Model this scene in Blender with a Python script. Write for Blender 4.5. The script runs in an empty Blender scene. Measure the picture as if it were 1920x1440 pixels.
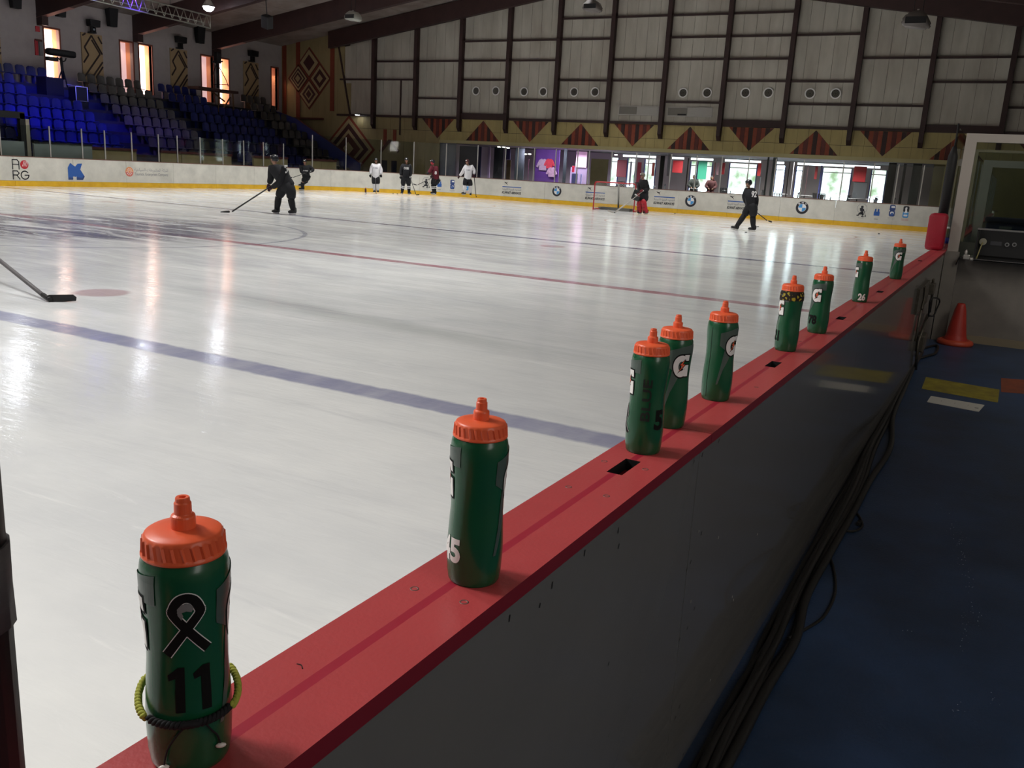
import bpy, bmesh, math, random
from mathutils import Vector, Matrix
PI = math.pi
random.seed(7)
C = bpy.context.scene.collection
sc = bpy.context.scene

# ------------------------------------------------------------------ camera
F_PX = 1666.69
YAW, PITCH, ROLL = .4929, .2369, .0569
CAM = Vector((0, 0, 1.661))
_F = Vector((-math.sin(YAW)*math.cos(PITCH), math.cos(YAW)*math.cos(PITCH), -math.sin(PITCH)))
_R = _F.cross(Vector((0, 0, 1))).normalized()
_U = _R.cross(_F)
RT = _R*math.cos(ROLL) + _U*math.sin(ROLL)
UP = _U*math.cos(ROLL) - _R*math.sin(ROLL)
cd = bpy.data.cameras.new('camera')
cam = bpy.data.objects.new('camera', cd); C.objects.link(cam)
cd.sensor_width = 36; cd.lens = F_PX/1920*36; cd.clip_end = 300; cd.clip_start = .02
cam.matrix_world = Matrix((
    (RT.x, UP.x, -_F.x, CAM.x), (RT.y, UP.y, -_F.y, CAM.y), (RT.z, UP.z, -_F.z, CAM.z), (0, 0, 0, 1)))
sc.camera = cam

# ------------------------------------------------------------------ world, exposure, hall lights, added bench fill
w = bpy.data.worlds.new('world'); sc.world = w; w.use_nodes = True
w.node_tree.nodes['Background'].inputs[0].default_value = (.55, .6, .75, 1)
w.node_tree.nodes['Background'].inputs[1].default_value = .02
sc.view_settings.view_transform = 'Standard'; sc.view_settings.look = 'None'
sc.view_settings.exposure = 0; sc.view_settings.gamma = 1; sc.view_settings.use_curve_mapping = False

def area(name, loc, target, sx, sy, power, col=(1, 1, 1), spread=180):
    l = bpy.data.lights.new(name, 'AREA'); l.shape = 'RECTANGLE'; l.size = sx; l.size_y = sy
    l.energy = power; l.color = col; l.spread = math.radians(spread)
    o = bpy.data.objects.new(name, l); C.objects.link(o); o.location = loc
    o.rotation_euler = (Vector(target)-Vector(loc)).to_track_quat('-Z', 'Y').to_euler()
    return o
def spot(name, loc, target, power, col, ang, blend=.5, r=.1):
    l = bpy.data.lights.new(name, 'SPOT'); l.energy = power; l.color = col; l.spot_size = math.radians(ang)
    l.spot_blend = blend; l.shadow_soft_size = r
    o = bpy.data.objects.new(name, l); C.objects.link(o); o.location = loc
    o.rotation_euler = (Vector(target)-Vector(loc)).to_track_quat('-Z', 'Y').to_euler()
    return o
LAMPS = [(x, y) for x in (-28, -18.5, -8.5) for y in (-6, 3, 12, 21, 30, 38)]
for (x, y) in LAMPS:
    area('ceiling_light', (x, y, 10.0 if abs(x+18.5) < 3 else 8.9), (x, y, 0), 1.6, 1.6, 330, (1, .995, .98), 106 if x < -25 else 118)
spot('blue_stage_light', (-30, 22, 8.2), (-38.6, 27.0, 2.9), 11000, (.01, .015, 1), 34, .8, .15)
spot('blue_stage_light', (-30, 24, 8.2), (-38.4, 31.6, 2.3), 6500, (.09, .02, 1), 22, .9, .15)
area('bench_fill', (-5.0, .2, 5.2), (-.5, 1.2, 1.0), 1.2, .8, 95, (1, .97, .93), 120)  # added soft light for the cap, bottle tops and their left sides
area('bench_fill', (2.2, .5, 2.85), (.4, 3.0, .5), 1.0, 3.0, 26, (1, .96, .9), 160)  # added weak fill for the bench side, no fitting there
area('bench_fill', (2.0, 7.2, 3.3), (.5, 10, .9), .8, 1.2, 20, (1, .97, .9), 150)  # added fill that lifts the walkway partition, no fitting there
sc.cycles.transparent_max_bounces = 32

# ------------------------------------------------------------------ helpers
def lin(c):
    return tuple((v/255/12.92 if v/255 <= .04045 else ((v/255+.055)/1.055)**2.4) for v in c)
MATS = {}
def mat(name, rgb, rough=.5, metal=0, spec=.5, var=0, vscale=8, bump=0, bscale=60, emit=None, es=0, stretch=(1, 1, 1), coat=0, var2=None):
    """procedural principled material: base colour varied by object-space noise, fine relief by bump"""
    if name in MATS: return MATS[name]
    m = bpy.data.materials.new(name); m.use_nodes = True; nt = m.node_tree; b = nt.nodes['Principled BSDF']
    col = lin(rgb)
    b.inputs['Base Color'].default_value = (*col, 1); b.inputs['Roughness'].default_value = rough
    b.inputs['Metallic'].default_value = metal; b.inputs['Specular IOR Level'].default_value = spec
    b.inputs['Coat Weight'].default_value = coat
    if var or bump:
        tc = nt.nodes.new('ShaderNodeTexCoord'); mp = nt.nodes.new('ShaderNodeMapping')
        mp.inputs['Scale'].default_value = stretch
        nt.links.new(tc.outputs['Object'], mp.inputs[0])
    if var:
        n = nt.nodes.new('ShaderNodeTexNoise'); n.inputs['Scale'].default_value = vscale; n.inputs['Detail'].default_value = 6
        n.inputs['Roughness'].default_value = .6
        nt.links.new(mp.outputs[0], n.inputs['Vector'])
        r = nt.nodes.new('ShaderNodeMix'); r.data_type = 'RGBA'
        d = tuple(v*(1-var) for v in col) if var2 is None else lin(var2)
        r.inputs[6].default_value = (*d, 1); r.inputs[7].default_value = (*(min(1, v*(1+var*.6)) for v in col), 1)
        if var2 is not None: r.inputs[7].default_value = (*col, 1)
        cr = nt.nodes.new('ShaderNodeMapRange'); cr.inputs[1].default_value = .3; cr.inputs[2].default_value = .7
        nt.links.new(n.outputs[0], cr.inputs[0]); nt.links.new(cr.outputs[0], r.inputs[0])
        nt.links.new(r.outputs[2], b.inputs['Base Color'])
    if bump:
        n2 = nt.nodes.new('ShaderNodeTexNoise'); n2.inputs['Scale'].default_value = bscale
        nt.links.new(mp.outputs[0], n2.inputs['Vector'])
        bp = nt.nodes.new('ShaderNodeBump'); bp.inputs['Strength'].default_value = bump; bp.inputs['Distance'].default_value = .01
        nt.links.new(n2.outputs[0], bp.inputs['Height']); nt.links.new(bp.outputs[0], b.inputs['Normal'])
    if emit:
        b.inputs['Emission Color'].default_value = (*lin(emit), 1); b.inputs['Emission Strength'].default_value = es
    MATS[name] = m
    return m
def glass_mat(name, tint=(235, 240, 238), refl=1.0, rough=.03):
    if name in MATS: return MATS[name]
    m = bpy.data.materials.new(name); m.use_nodes = True; nt = m.node_tree; nt.nodes.clear()
    o = nt.nodes.new('ShaderNodeOutputMaterial'); mx = nt.nodes.new('ShaderNodeMixShader')
    t = nt.nodes.new('ShaderNodeBsdfTransparent'); t.inputs[0].default_value = (*lin(tint), 1)
    g = nt.nodes.new('ShaderNodeBsdfGlossy'); g.inputs['Roughness'].default_value = rough
    f = nt.nodes.new('ShaderNodeFresnel'); f.inputs[0].default_value = 1.5
    mu = nt.nodes.new('ShaderNodeMath'); mu.operation = 'MULTIPLY'; mu.inputs[1].default_value = refl
    ge = nt.nodes.new('ShaderNodeNewGeometry'); inv = nt.nodes.new('ShaderNodeMath'); inv.operation = 'SUBTRACT'; inv.inputs[0].default_value = 1
    m2 = nt.nodes.new('ShaderNodeMath'); m2.operation = 'MULTIPLY'                 # reflect at the outer face only: a pane is not a thick prism
    nt.links.new(ge.outputs['Backfacing'], inv.inputs[1]); nt.links.new(f.outputs[0], mu.inputs[0]); nt.links.new(mu.outputs[0], m2.inputs[0]); nt.links.new(inv.outputs[0], m2.inputs[1])
    nt.links.new(m2.outputs[0], mx.inputs[0])
    nt.links.new(t.outputs[0], mx.inputs[1]); nt.links.new(g.outputs[0], mx.inputs[2]); nt.links.new(mx.outputs[0], o.inputs[0])
    MATS[name] = m
    return m

def tag(o, label=None, cat=None, group=None, kind=None):
    if label: o['label'] = label
    if cat: o['category'] = cat
    if group: o['group'] = group
    if kind: o['kind'] = kind
    return o
def empty(name, loc=(0, 0, 0), rz=0, label=None, cat=None, group=None, kind=None):
    o = bpy.data.objects.new(name, None); o.empty_display_size = .1; C.objects.link(o)
    o.location = loc; o.rotation_euler = (0, 0, rz)
    return tag(o, label, cat, group, kind)
def finish(name, bm, ms, parent=None, smooth=False, loc=None, world=False):
    me = bpy.data.meshes.new(name); bm.normal_update(); bm.to_mesh(me); bm.free()
    for m in (ms if isinstance(ms, (list, tuple)) else [ms]): me.materials.append(m)
    if smooth:
        for p in me.polygons: p.use_smooth = True
    return link(name, me, parent, loc)
def link(name, me, parent=None, loc=None):
    o = bpy.data.objects.new(name, me); C.objects.link(o)
    if loc is not None: o.location = loc
    if parent: o.parent = parent
    return o
def box(bm, x0, y0, z0, x1, y1, z1, mi=0, bevel=0):
    vs = [bm.verts.new(v) for v in ((x0,y0,z0),(x1,y0,z0),(x1,y1,z0),(x0,y1,z0),(x0,y0,z1),(x1,y0,z1),(x1,y1,z1),(x0,y1,z1))]
    fs = [bm.faces.new([vs[i] for i in f]) for f in ((0,3,2,1),(4,5,6,7),(0,1,5,4),(1,2,6,5),(2,3,7,6),(3,0,4,7))]
    for f in fs: f.material_index = mi
    if bevel:
        es = list({e for f in fs for e in f.edges})
        r = bmesh.ops.bevel(bm, geom=es, offset=bevel, segments=2, affect='EDGES', profile=.5)
    return vs
def nb(): return bmesh.new()
def bx(name, a, b, m, parent=None, bevel=0, smooth=False):
    bm = nb(); box(bm, *a, *b, bevel=bevel)
    bmesh.ops.recalc_face_normals(bm, faces=bm.faces)
    return finish(name, bm, m, parent, smooth)
def tube(bm, pts, r, seg=8, mi=0, cap=True, closed=False):
    """round bar along points; r a number or list"""
    pts = [Vector(p) for p in pts]; n = len(pts); rings = []
    prev = None
    for i, p in enumerate(pts):
        if closed: d = (pts[(i+1) % n]-pts[i-1]).normalized()
        else: d = (pts[min(i+1, n-1)]-pts[max(i-1, 0)]).normalized()
        if prev is None:
            a = Vector((0, 0, 1)) if abs(d.z) < .9 else Vector((1, 0, 0))
            u = d.cross(a).normalized()
        else:
            u = (prev - d*prev.dot(d)).normalized()
        prev = u; v = d.cross(u); rr = r[i] if isinstance(r, (list, tuple)) else r
        rings.append([bm.verts.new(p+u*rr*math.cos(2*PI*k/seg)+v*rr*math.sin(2*PI*k/seg)) for k in range(seg)])
    rng = range(n if closed else n-1)
    for i in rng:
        A, B = rings[i], rings[(i+1) % n]
        for k in range(seg):
            f = bm.faces.new((A[k], A[(k+1) % seg], B[(k+1) % seg], B[k])); f.material_index = mi; f.smooth = True
    if cap and not closed:
        for rg in (rings[0][::-1], rings[-1]):
            f = bm.faces.new(rg); f.material_index = mi
def tb(name, pts, r, m, parent=None, seg=8, closed=False):
    bm = nb(); tube(bm, pts, r, seg, closed=closed); return finish(name, bm, m, parent)
def lathe(bm, prof, seg=24, o=(0, 0, 0), mi=0, smooth=True):
    rings = []
    for (r, z) in prof:
        if r < 1e-6: rings.append([bm.verts.new((o[0], o[1], o[2]+z))])
        else: rings.append([bm.verts.new((o[0]+r*math.cos(2*PI*k/seg), o[1]+r*math.sin(2*PI*k/seg), o[2]+z)) for k in range(seg)])
    for A, B in zip(rings, rings[1:]):
        for k in range(seg):
            a, b = A[k % len(A)], A[(k+1) % len(A)]; c, d = B[(k+1) % len(B)], B[k % len(B)]
            vs = []
            for v in (a, b, c, d):
                if v not in vs: vs.append(v)
            if len(vs) > 2:
                f = bm.faces.new(vs); f.material_index = mi; f.smooth = smooth
def prism(bm, poly, fn0, fn1, mi=0):
    """poly of (u,v); fn maps to 3D for the front and the back"""
    a = [bm.verts.new(fn0(u, v)) for u, v in poly]; b = [bm.verts.new(fn1(u, v)) for u, v in poly]
    n = len(poly)
    for f in [bm.faces.new(a), bm.faces.new(b[::-1])] + [bm.faces.new((a[i], b[i], b[(i+1) % n], a[(i+1) % n])) for i in range(n)]:
        f.material_index = mi
def smoothcurve(pts, n=6):
    """catmull-rom through points"""
    P = [Vector(p) for p in pts]; P = [P[0]*2-P[1]] + P + [P[-1]*2-P[-2]]; out = []
    for i in range(1, len(P)-2):
        for k in range(n):
            t = k/n; a, b, c, d = P[i-1:i+3]
            out.append(.5*((2*b)+(c-a)*t+(2*a-5*b+4*c-d)*t*t+(3*b-a-3*c+d)*t**3))
    out.append(P[-2]); return out
# rays of the calibrated camera met with planes of the hall: used only to read off where things stand
def ray(x, y): return (_F + RT*((x-960)/F_PX) - UP*((y-720)/F_PX))
def atz(x, y, z): d = ray(x, y); return CAM + d*((z-CAM.z)/d.z)
def atx(x, y, X): d = ray(x, y); return CAM + d*((X-CAM.x)/d.x)
def aty(x, y, Y): d = ray(x, y); return CAM + d*((Y-CAM.y)/d.y)
def copy_tree(o, parent=None):
    c = o.copy(); C.objects.link(c)
    if parent: c.parent = parent
    for ch in o.children: copy_tree(ch, c)
    return c
def text_data(s, size=1, bold=0, align='CENTER'):
    cu = bpy.data.curves.new('t', 'FONT'); cu.body = s; cu.size = size; cu.offset = bold; cu.align_x = align; cu.resolution_u = 4
    o = bpy.data.objects.new('t', cu); C.objects.link(o)
    dg = bpy.context.evaluated_depsgraph_get(); ev = o.evaluated_get(dg); me = ev.to_mesh()
    V = [tuple(v.co)[:2] for v in me.vertices]; Fc = [tuple(p.vertices) for p in me.polygons]
    ev.to_mesh_clear(); bpy.data.objects.remove(o); bpy.data.curves.remove(cu)
    return V, Fc
def text_fit(bm, s, cx, cy, wd, ht, fn, mi=0, bold=0, rot=0, shear=0):
    """lettering fitted into a width x height rectangle, then mapped by fn(u,v)"""
    V, Fc = text_data(s, 1, bold)
    if not V: return
    x0, x1 = min(v[0] for v in V), max(v[0] for v in V); y0, y1 = min(v[1] for v in V), max(v[1] for v in V)
    sx, sy = wd/(x1-x0), ht/(y1-y0); vs = []
    for x, y in V:
        u, v = (x-(x0+x1)/2)*sx, (y-(y0+y1)/2)*sy; u += shear*v
        if rot: u, v = u*math.cos(rot)-v*math.sin(rot), u*math.sin(rot)+v*math.cos(rot)
        vs.append(bm.verts.new(fn(cx+u, cy+v)))
    for f in Fc:
        try: bm.faces.new([vs[i] for i in f]).material_index = mi
        except ValueError: pass
AR = {'ا':(0xFE8D,2),'ة':(0xFE93,2),'ت':(0xFE95,4),'ج':(0xFE9D,4),'ح':(0xFEA1,4),'خ':(0xFEA5,4),'ر':(0xFEAD,2),'س':(0xFEB1,4),
      'ش':(0xFEB5,4),'ط':(0xFEC1,4),'ع':(0xFEC9,4),'ك':(0xFED9,4),'ل':(0xFEDD,4),'م':(0xFEE1,4),'و':(0xFEED,2),'ي':(0xFEF1,4)}
def arabic(s):
    out = ''
    for i, ch in enumerate(s):
        if ch not in AR: out += ch; continue
        base, n = AR[ch]; pj_ = i > 0 and s[i-1] in AR and AR[s[i-1]][1] == 4; nj = n == 4 and i+1 < len(s) and s[i+1] in AR
        out += chr(base + (3 if pj_ and nj else 1 if pj_ else 2 if nj else 0))
    return out[::-1]

# ------------------------------------------------------------------ materials
M_beam = mat('brown steel', (54, 33, 31), .6, var=.25, vscale=2)
M_clad = mat('off white cladding', (192, 188, 176), .55, var=.14, vscale=1.2, stretch=(1, 1, .25), var2=(160, 152, 140))
M_gap = mat('dark joint', (60, 52, 46), .9)
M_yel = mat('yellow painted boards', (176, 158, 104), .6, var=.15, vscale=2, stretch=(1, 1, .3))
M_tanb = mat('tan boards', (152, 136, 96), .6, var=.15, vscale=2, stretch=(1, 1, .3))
M_red1 = mat('brick red stained plank', (140, 62, 38), .6, var=.2, vscale=6)
M_red2 = mat('dark brown stained plank', (52, 28, 24), .6, var=.2, vscale=6)
M_red3 = mat('plum stained plank', (92, 38, 30), .6, var=.2, vscale=6)
M_white = mat('white painted wall', (170, 160, 158), .75, var=.06, vscale=3, bump=.3, bscale=12)
M_ceil = mat('ceiling board', (156, 144, 136), .8, var=.12, vscale=.8, var2=(120, 105, 98))
M_bwhite = mat('white plastic board', (222, 219, 208), .3, var=.05, vscale=1.5, var2=(196, 194, 184))
M_kick = mat('yellow kick plate', (236, 190, 48), .35, var=.15, vscale=3, var2=(216, 166, 36))
M_alu = mat('grey aluminium', (176, 172, 166), .4, .6)
M_glass = glass_mat('rink glass')
M_black = mat('black rubber', (16, 15, 17), .6)
M_blackg = mat('black fabric', (15, 15, 20), .85, var=.2, vscale=20)
M_navy = mat('dark navy', (22, 26, 46), .7)
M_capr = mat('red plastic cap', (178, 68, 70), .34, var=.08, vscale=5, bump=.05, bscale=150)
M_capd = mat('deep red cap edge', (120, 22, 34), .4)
M_wallg = mat('scuffed grey plastic wall', (108, 106, 104), .13, var=.06, vscale=3, coat=.3, bump=.02, bscale=3)
M_chip = mat('black scuff', (14, 13, 12), .8)
M_screw = mat('dull screw head', (112, 92, 86), .5, .5)
M_bfloor = mat('blue rubber floor', (48, 74, 112), .42, var=.3, vscale=2.2, bump=.15, bscale=90, var2=(32, 50, 74))
M_blued = mat('blue painted steps', (20, 26, 66), .6, var=.2, vscale=2)
M_seatb = mat('blue plastic seat', (10, 22, 88), .45)
M_seatg = mat('grey plastic seat', (72, 68, 65), .5)
M_seatd = mat('dark step edge', (40, 36, 40), .8)
M_redp = mat('crimson vinyl', (160, 16, 42), .55, var=.12, vscale=6, bump=.2, bscale=60)
M_orange = mat('orange lid plastic', (238, 100, 60), .38, var=.06, vscale=30)
M_green = mat('green bottle plastic', (18, 80, 50), .26, spec=.5, coat=.1)
M_w = mat('white print', (232, 230, 228), .5)
M_k = mat('black print', (9, 9, 9), .8, spec=.25)
M_gr = mat('grey print', (128, 128, 128), .5)
M_skin = mat('skin', (150, 112, 92), .6)
M_steel = mat('bright steel', (196, 196, 196), .25, 1)
M_gold = mat('pale gold trim', (200, 186, 120), .6)

# ------------------------------------------------------------------ the ice
def ice_material():
    m = bpy.data.materials.new('rink ice'); m.use_nodes = True; nt = m.node_tree; L = nt.links; N = nt.nodes
    b = N['Principled BSDF']; tc = N.new('ShaderNodeTexCoord'); sp = N.new('ShaderNodeSeparateXYZ'); L.new(tc.outputs['Object'], sp.inputs[0])
    def math_(op, a, b_=None, c=None):
        n = N.new('ShaderNodeMath'); n.operation = op
        for i, v in enumerate((a, b_, c)):
            if v is None: continue
            if isinstance(v, (int, float)): n.inputs[i].default_value = v
            else: L.new(v, n.inputs[i])
        return n.outputs[0]
    def noise(scale, st=(1, 1, 1), det=4, rough=.6, dist=0, rot=0):
        mp = N.new('ShaderNodeMapping'); mp.inputs['Scale'].default_value = st; mp.inputs['Rotation'].default_value = (0, 0, rot)
        L.new(tc.outputs['Object'], mp.inputs[0]); n = N.new('ShaderNodeTexNoise'); n.inputs['Scale'].default_value = scale
        n.inputs['Detail'].default_value = det; n.inputs['Roughness'].default_value = rough; n.inputs['Distortion'].default_value = dist
        L.new(mp.outputs[0], n.inputs['Vector']); return n.outputs[0]
    def ramp(v, a, b_, lo=0, hi=1):
        n = N.new('ShaderNodeMapRange'); n.interpolation_type = 'SMOOTHSTEP'
        n.inputs[1].default_value = a; n.inputs[2].default_value = b_; n.inputs[3].default_value = lo; n.inputs[4].default_value = hi
        L.new(v, n.inputs[0]); return n.outputs[0]
    def mixc(f, a, c):
        n = N.new('ShaderNodeMix'); n.data_type = 'RGBA'
        L.new(f, n.inputs[0])
        for i, v in ((6, a), (7, c)):
            if isinstance(v, tuple): n.inputs[i].default_value = (*lin(v), 1)
            else: L.new(v, n.inputs[i])
        return n.outputs[2]
    x, y = sp.outputs[0], sp.outputs[1]
    big = ramp(noise(.35, (1, 1.6, 1), 5), .3, .7)
    col = mixc(big, (216, 218, 219), (238, 239, 237))
    streak = ramp(noise(1.1, (.25, 2.2, 1), 6, .65, .6, .5), .52, .72)
    col = mixc(math_('MULTIPLY', streak, .4), col, (188, 190, 196))
    snow = ramp(noise(2.2, (.35, 2.6, 1), 7, .7, 1.2, -.35), .58, .72)
    col = mixc(math_('MULTIPLY', snow, .4), col, (250, 250, 248))
    jit = math_('MULTIPLY', math_('SUBTRACT', noise(6, (1, 1, 1), 3), .5), .07)
    def band(yc, hw, soft=.03):
        d = math_('ABSOLUTE', math_('SUBTRACT', math_('ADD', y, jit), yc)); return ramp(d, hw-soft, hw+soft, 1, 0)
    fade = ramp(noise(1.4, (1, .4, 1), 5), .25, .6, .55, .95)
    col = mixc(math_('MULTIPLY', band(5.13, .145), fade), col, (148, 150, 176))
    col = mixc(math_('MULTIPLY', band(12.57, .14), fade), col, (172, 122, 134))
    col = mixc(math_('MULTIPLY', band(19.97, .145), fade), col, (96, 98, 132))
    col = mixc(math_('MULTIPLY', band(39.2, .03, .02), .7), col, (190, 110, 118))
    def disc(cx, cy, r, soft=.05):
        dx = math_('SUBTRACT', x, cx); dy = math_('SUBTRACT', y, cy)
        d = math_('SQRT', math_('ADD', math_('MULTIPLY', dx, dx), math_('MULTIPLY', dy, dy)))
        return d, ramp(math_('ADD', d, jit), r-soft, r+soft, 1, 0)
    for cx, cy in ((-9.1, 6.74), (-9.03, 18.4), (-24.2, 6.74), (-24.2, 18.4)):
        col = mixc(math_('MULTIPLY', disc(cx, cy, .3)[1], .5), col, (160, 96, 108))
    for cx, cy in ((-9.1, 33), (-24.2, 33)):
        col = mixc(math_('MULTIPLY', disc(cx, cy, .3)[1], .6), col, (178, 96, 104))
        d, _ = disc(cx, cy, 4.5); col = mixc(math_('MULTIPLY', ramp(math_('ABSOLUTE', math_('SUBTRACT', d, 4.5)), .02, .05, 1, 0), .5), col, (178, 110, 116))
    # worn dark club emblem round the centre spot
    d, emb = disc(-17.0, 12.3, 3.3, 1.0)
    patch = ramp(noise(.9, (.4, 1.8, 1), 6, .7, .8, .3), .38, .56)
    col = mixc(math_('MULTIPLY', math_('MULTIPLY', emb, patch), .9), col, (104, 102, 122))
    col = mixc(math_('MULTIPLY', ramp(math_('ABSOLUTE', math_('SUBTRACT', d, 4.5)), .03, .07, 1, 0), .45), col, (112, 116, 146))
    # long wet track swept across the near zone
    ax, ay, bx_, by = -8.6, 7.75, -3.2, 7.3
    ln = math.hypot(bx_-ax, by-ay); ux, uy = (bx_-ax)/ln, (by-ay)/ln
    px_ = math_('SUBTRACT', x, ax); py_ = math_('SUBTRACT', y, ay)
    al = math_('ADD', math_('MULTIPLY', px_, ux), math_('MULTIPLY', py_, uy))
    wob = math_('MULTIPLY', math_('SUBTRACT', noise(.5, (1, 1, 1), 2), .5), .5)
    ac = math_('ABSOLUTE', math_('ADD', math_('SUBTRACT', math_('MULTIPLY', py_, ux), math_('MULTIPLY', px_, uy)), wob))
    msk = math_('MULTIPLY', ramp(ac, .05, .42, 1, 0), math_('MULTIPLY', ramp(al, -.8, 1.0, 0, 1), ramp(al, ln-2.2, ln+.4, 1, 0)))
    col = mixc(math_('MULTIPLY', msk, .36), col, (158, 162, 160))
    L.new(col, b.inputs['Base Color'])
    rg = ramp(noise(1.6, (.4, 2, 1), 6, .7, .5, .2), .3, .7, .06, .19)
    L.new(rg, b.inputs['Roughness'])
    b.inputs['Specular IOR Level'].default_value = .8; b.inputs['IOR'].default_value = 1.4
    bp = N.new('ShaderNodeBump'); bp.inputs['Strength'].default_value = .1; bp.inputs['Distance'].default_value = .02
    h = math_('ADD', noise(9, (.5, 2, 1), 4, .6, .5, .3), math_('MULTIPLY', noise(2.5, (.3, 1.5, 1), 3), 1.5))
    L.new(h, bp.inputs['Height']); L.new(bp.outputs[0], b.inputs['Normal'])
    return m
XL, YE, RC = -33.0, 43.0, 8.5          # left boards, end boards, corner radius
BH = 1.111                              # board height
L1, L2 = -.647, -.506                   # ice edge and bench edge of the near cap
bm = nb(); NX, NY = 12, 18
box(bm, XL-.3, -14, -.06, L1+.08, YE+.3, 0)
ice = finish('ice_sheet', bm, ice_material()); tag(ice, kind='structure')

# ------------------------------------------------------------------ rink outline
def outline(off=0):
    """points (x,y,nx,ny) of the far boards' ice face, offset outward"""
    P = []
    for y in (-13.5, -6, 0, 8, 14, 20, 26, 30): P.append((XL, y))
    P.append((XL, YE-RC))
    for i in range(1, 49):
        a = i/48*PI/2; P.append((XL+RC-RC*math.cos(a), YE-RC+RC*math.sin(a)))
    for xx in (-22, -19, -16, -13, -11): P.append((xx, YE))
    r2 = 1.8; P.append((L1-r2, YE))
    for i in range(1, 8):
        a = i/7*PI/2; P.append((L1-r2+r2*math.sin(a), YE-r2+r2*math.cos(a)))
    return P
OUT = outline()
def strip(name, P, z0, z1, o0, o1, m, parent):
    bm = nb(); n = len(P); rows = []
    for i, (x, y) in enumerate(P):
        a = Vector(P[max(i-1, 0)]); c = Vector(P[min(i+1, n-1)]); t = (c-a).normalized(); nn = Vector((-t.y, t.x))
        rows.append([bm.verts.new((x+nn.x*o, y+nn.y*o, z)) for o, z in ((o0, z0), (o1, z0), (o1, z1), (o0, z1))])
    for A, B in zip(rows, rows[1:]):
        for k in range(4): bm.faces.new((A[k], B[k], B[(k+1) % 4], A[(k+1) % 4]))
    bm.faces.new(rows[0]); bm.faces.new(rows[-1][::-1])
    bmesh.ops.recalc_face_normals(bm, faces=bm.faces)
    return finish(name, bm, m, parent)
boards = empty('rink_boards', (0, 0, 0), label='white rink boards with a yellow kick plate round the far side and end', cat='boards')
# panels, each its own piece with a joint between
def resample(P, step):
    out = [P[0]]; acc = 0
    segs = []
    for a, b in zip(P, P[1:]): segs.append((Vector(a), Vector(b), (Vector(b)-Vector(a)).length))
    tot = sum(s[2] for s in segs); n = max(1, round(tot/step)); want = [tot*i/n for i in range(n+1)]
    res = []
    for wv in want:
        d = wv
        for a, b, l in segs:
            if d <= l+1e-6: res.append(a+(b-a)*min(1, d/l)); break
            d -= l
    return res, tot
def sub_poly(P, s0, s1):
    res = []; d = 0
    for a, b in zip(P, P[1:]):
        a, b = Vector(a), Vector(b); l = (b-a).length
        if not res and s0 <= d+l: res.append(a+(b-a)*((s0-d)/l))
        if res and s1 <= d+l: res.append(a+(b-a)*((s1-d)/l)); return [tuple(v) for v in res]
        if res and d+l > s0: res.append(b)
        d += l
    return [tuple(v) for v in res]
_, TOT = resample(OUT, 2.4)
npan = round(TOT/2.44)
for i in range(npan):
    s0, s1 = TOT*i/npan+.004, TOT*(i+1)/npan-.004
    Q = sub_poly(OUT, s0, s1)
    strip('board_panel', Q, .205, BH-.03, 0, .04, M_bwhite, boards)
    strip('kick_plate', Q, .0, .2, -.012, .04, M_kick, boards)
M_capb = mat('brown cap rail', (118, 84, 72), .4, var=.1)
strip('cap_rail', OUT, BH-.03, BH, -.01, .16, M_capb, boards)
# glass panes and posts
posts_px_left = [4, 33, 64, 97, 157, 200, 250, 300, 335, 378, 420, 459, 496, 531]
lposts = [(20.58), 22.56, 23.95, 25.0, 26.3, 27.68, 28.7, 30.0, 31.36, 32.7, 34.02]
yy = 20.58
while yy > 10: yy -= 1.3; lposts.insert(0, yy)
posts = [(XL-.07, y, 2.28) for y in lposts]
for i, a in enumerate((6, 18, 31, 44, 56, 68, 80)):
    t = math.radians(a); posts.append((XL+RC-(RC+.07)*math.cos(t), YE-RC+(RC+.07)*math.sin(t), 2.28 if i == 0 else 2.82))
ex = [-24.32, -23.55, -22.57, -21.3, -20.04, -19.39, -18.14, -16.81, -16.15, -14.99, -13.71, -12.46, -11.17, -9.92, -8.65, -6.91, -5.62, -4.62, -3.6, -2.69, -1.6]
posts += [(x, YE+.07, 2.80) for x in ex]
for (a, b) in zip(posts, posts[1:]):
    z1 = min(a[2], b[2])-.02; d = (Vector(b[:2])-Vector(a[:2])); t = d.normalized()*.02; nn = Vector((-t.y, t.x))*.3
    bm = nb(); p = [Vector(a[:2])+t, Vector(b[:2])-t]
    pts = [(p[0]-nn), (p[1]-nn), (p[1]+nn), (p[0]+nn)]
    lo = [bm.verts.new((q.x, q.y, BH)) for q in pts]; hi = [bm.verts.new((q.x, q.y, z1)) for q in pts]
    for k in range(4): bm.faces.new((lo[k], lo[(k+1) % 4], hi[(k+1) % 4], hi[k]))
    bm.faces.new(hi); bm.faces.new(lo[::-1])
    finish('glass_pane', bm, M_glass, boards)
for (x, y, z) in posts:
    bm = nb(); box(bm, x-.022, y-.022, BH, x+.022, y+.022, z); finish('glass_post', bm, M_alu, boards)

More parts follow.
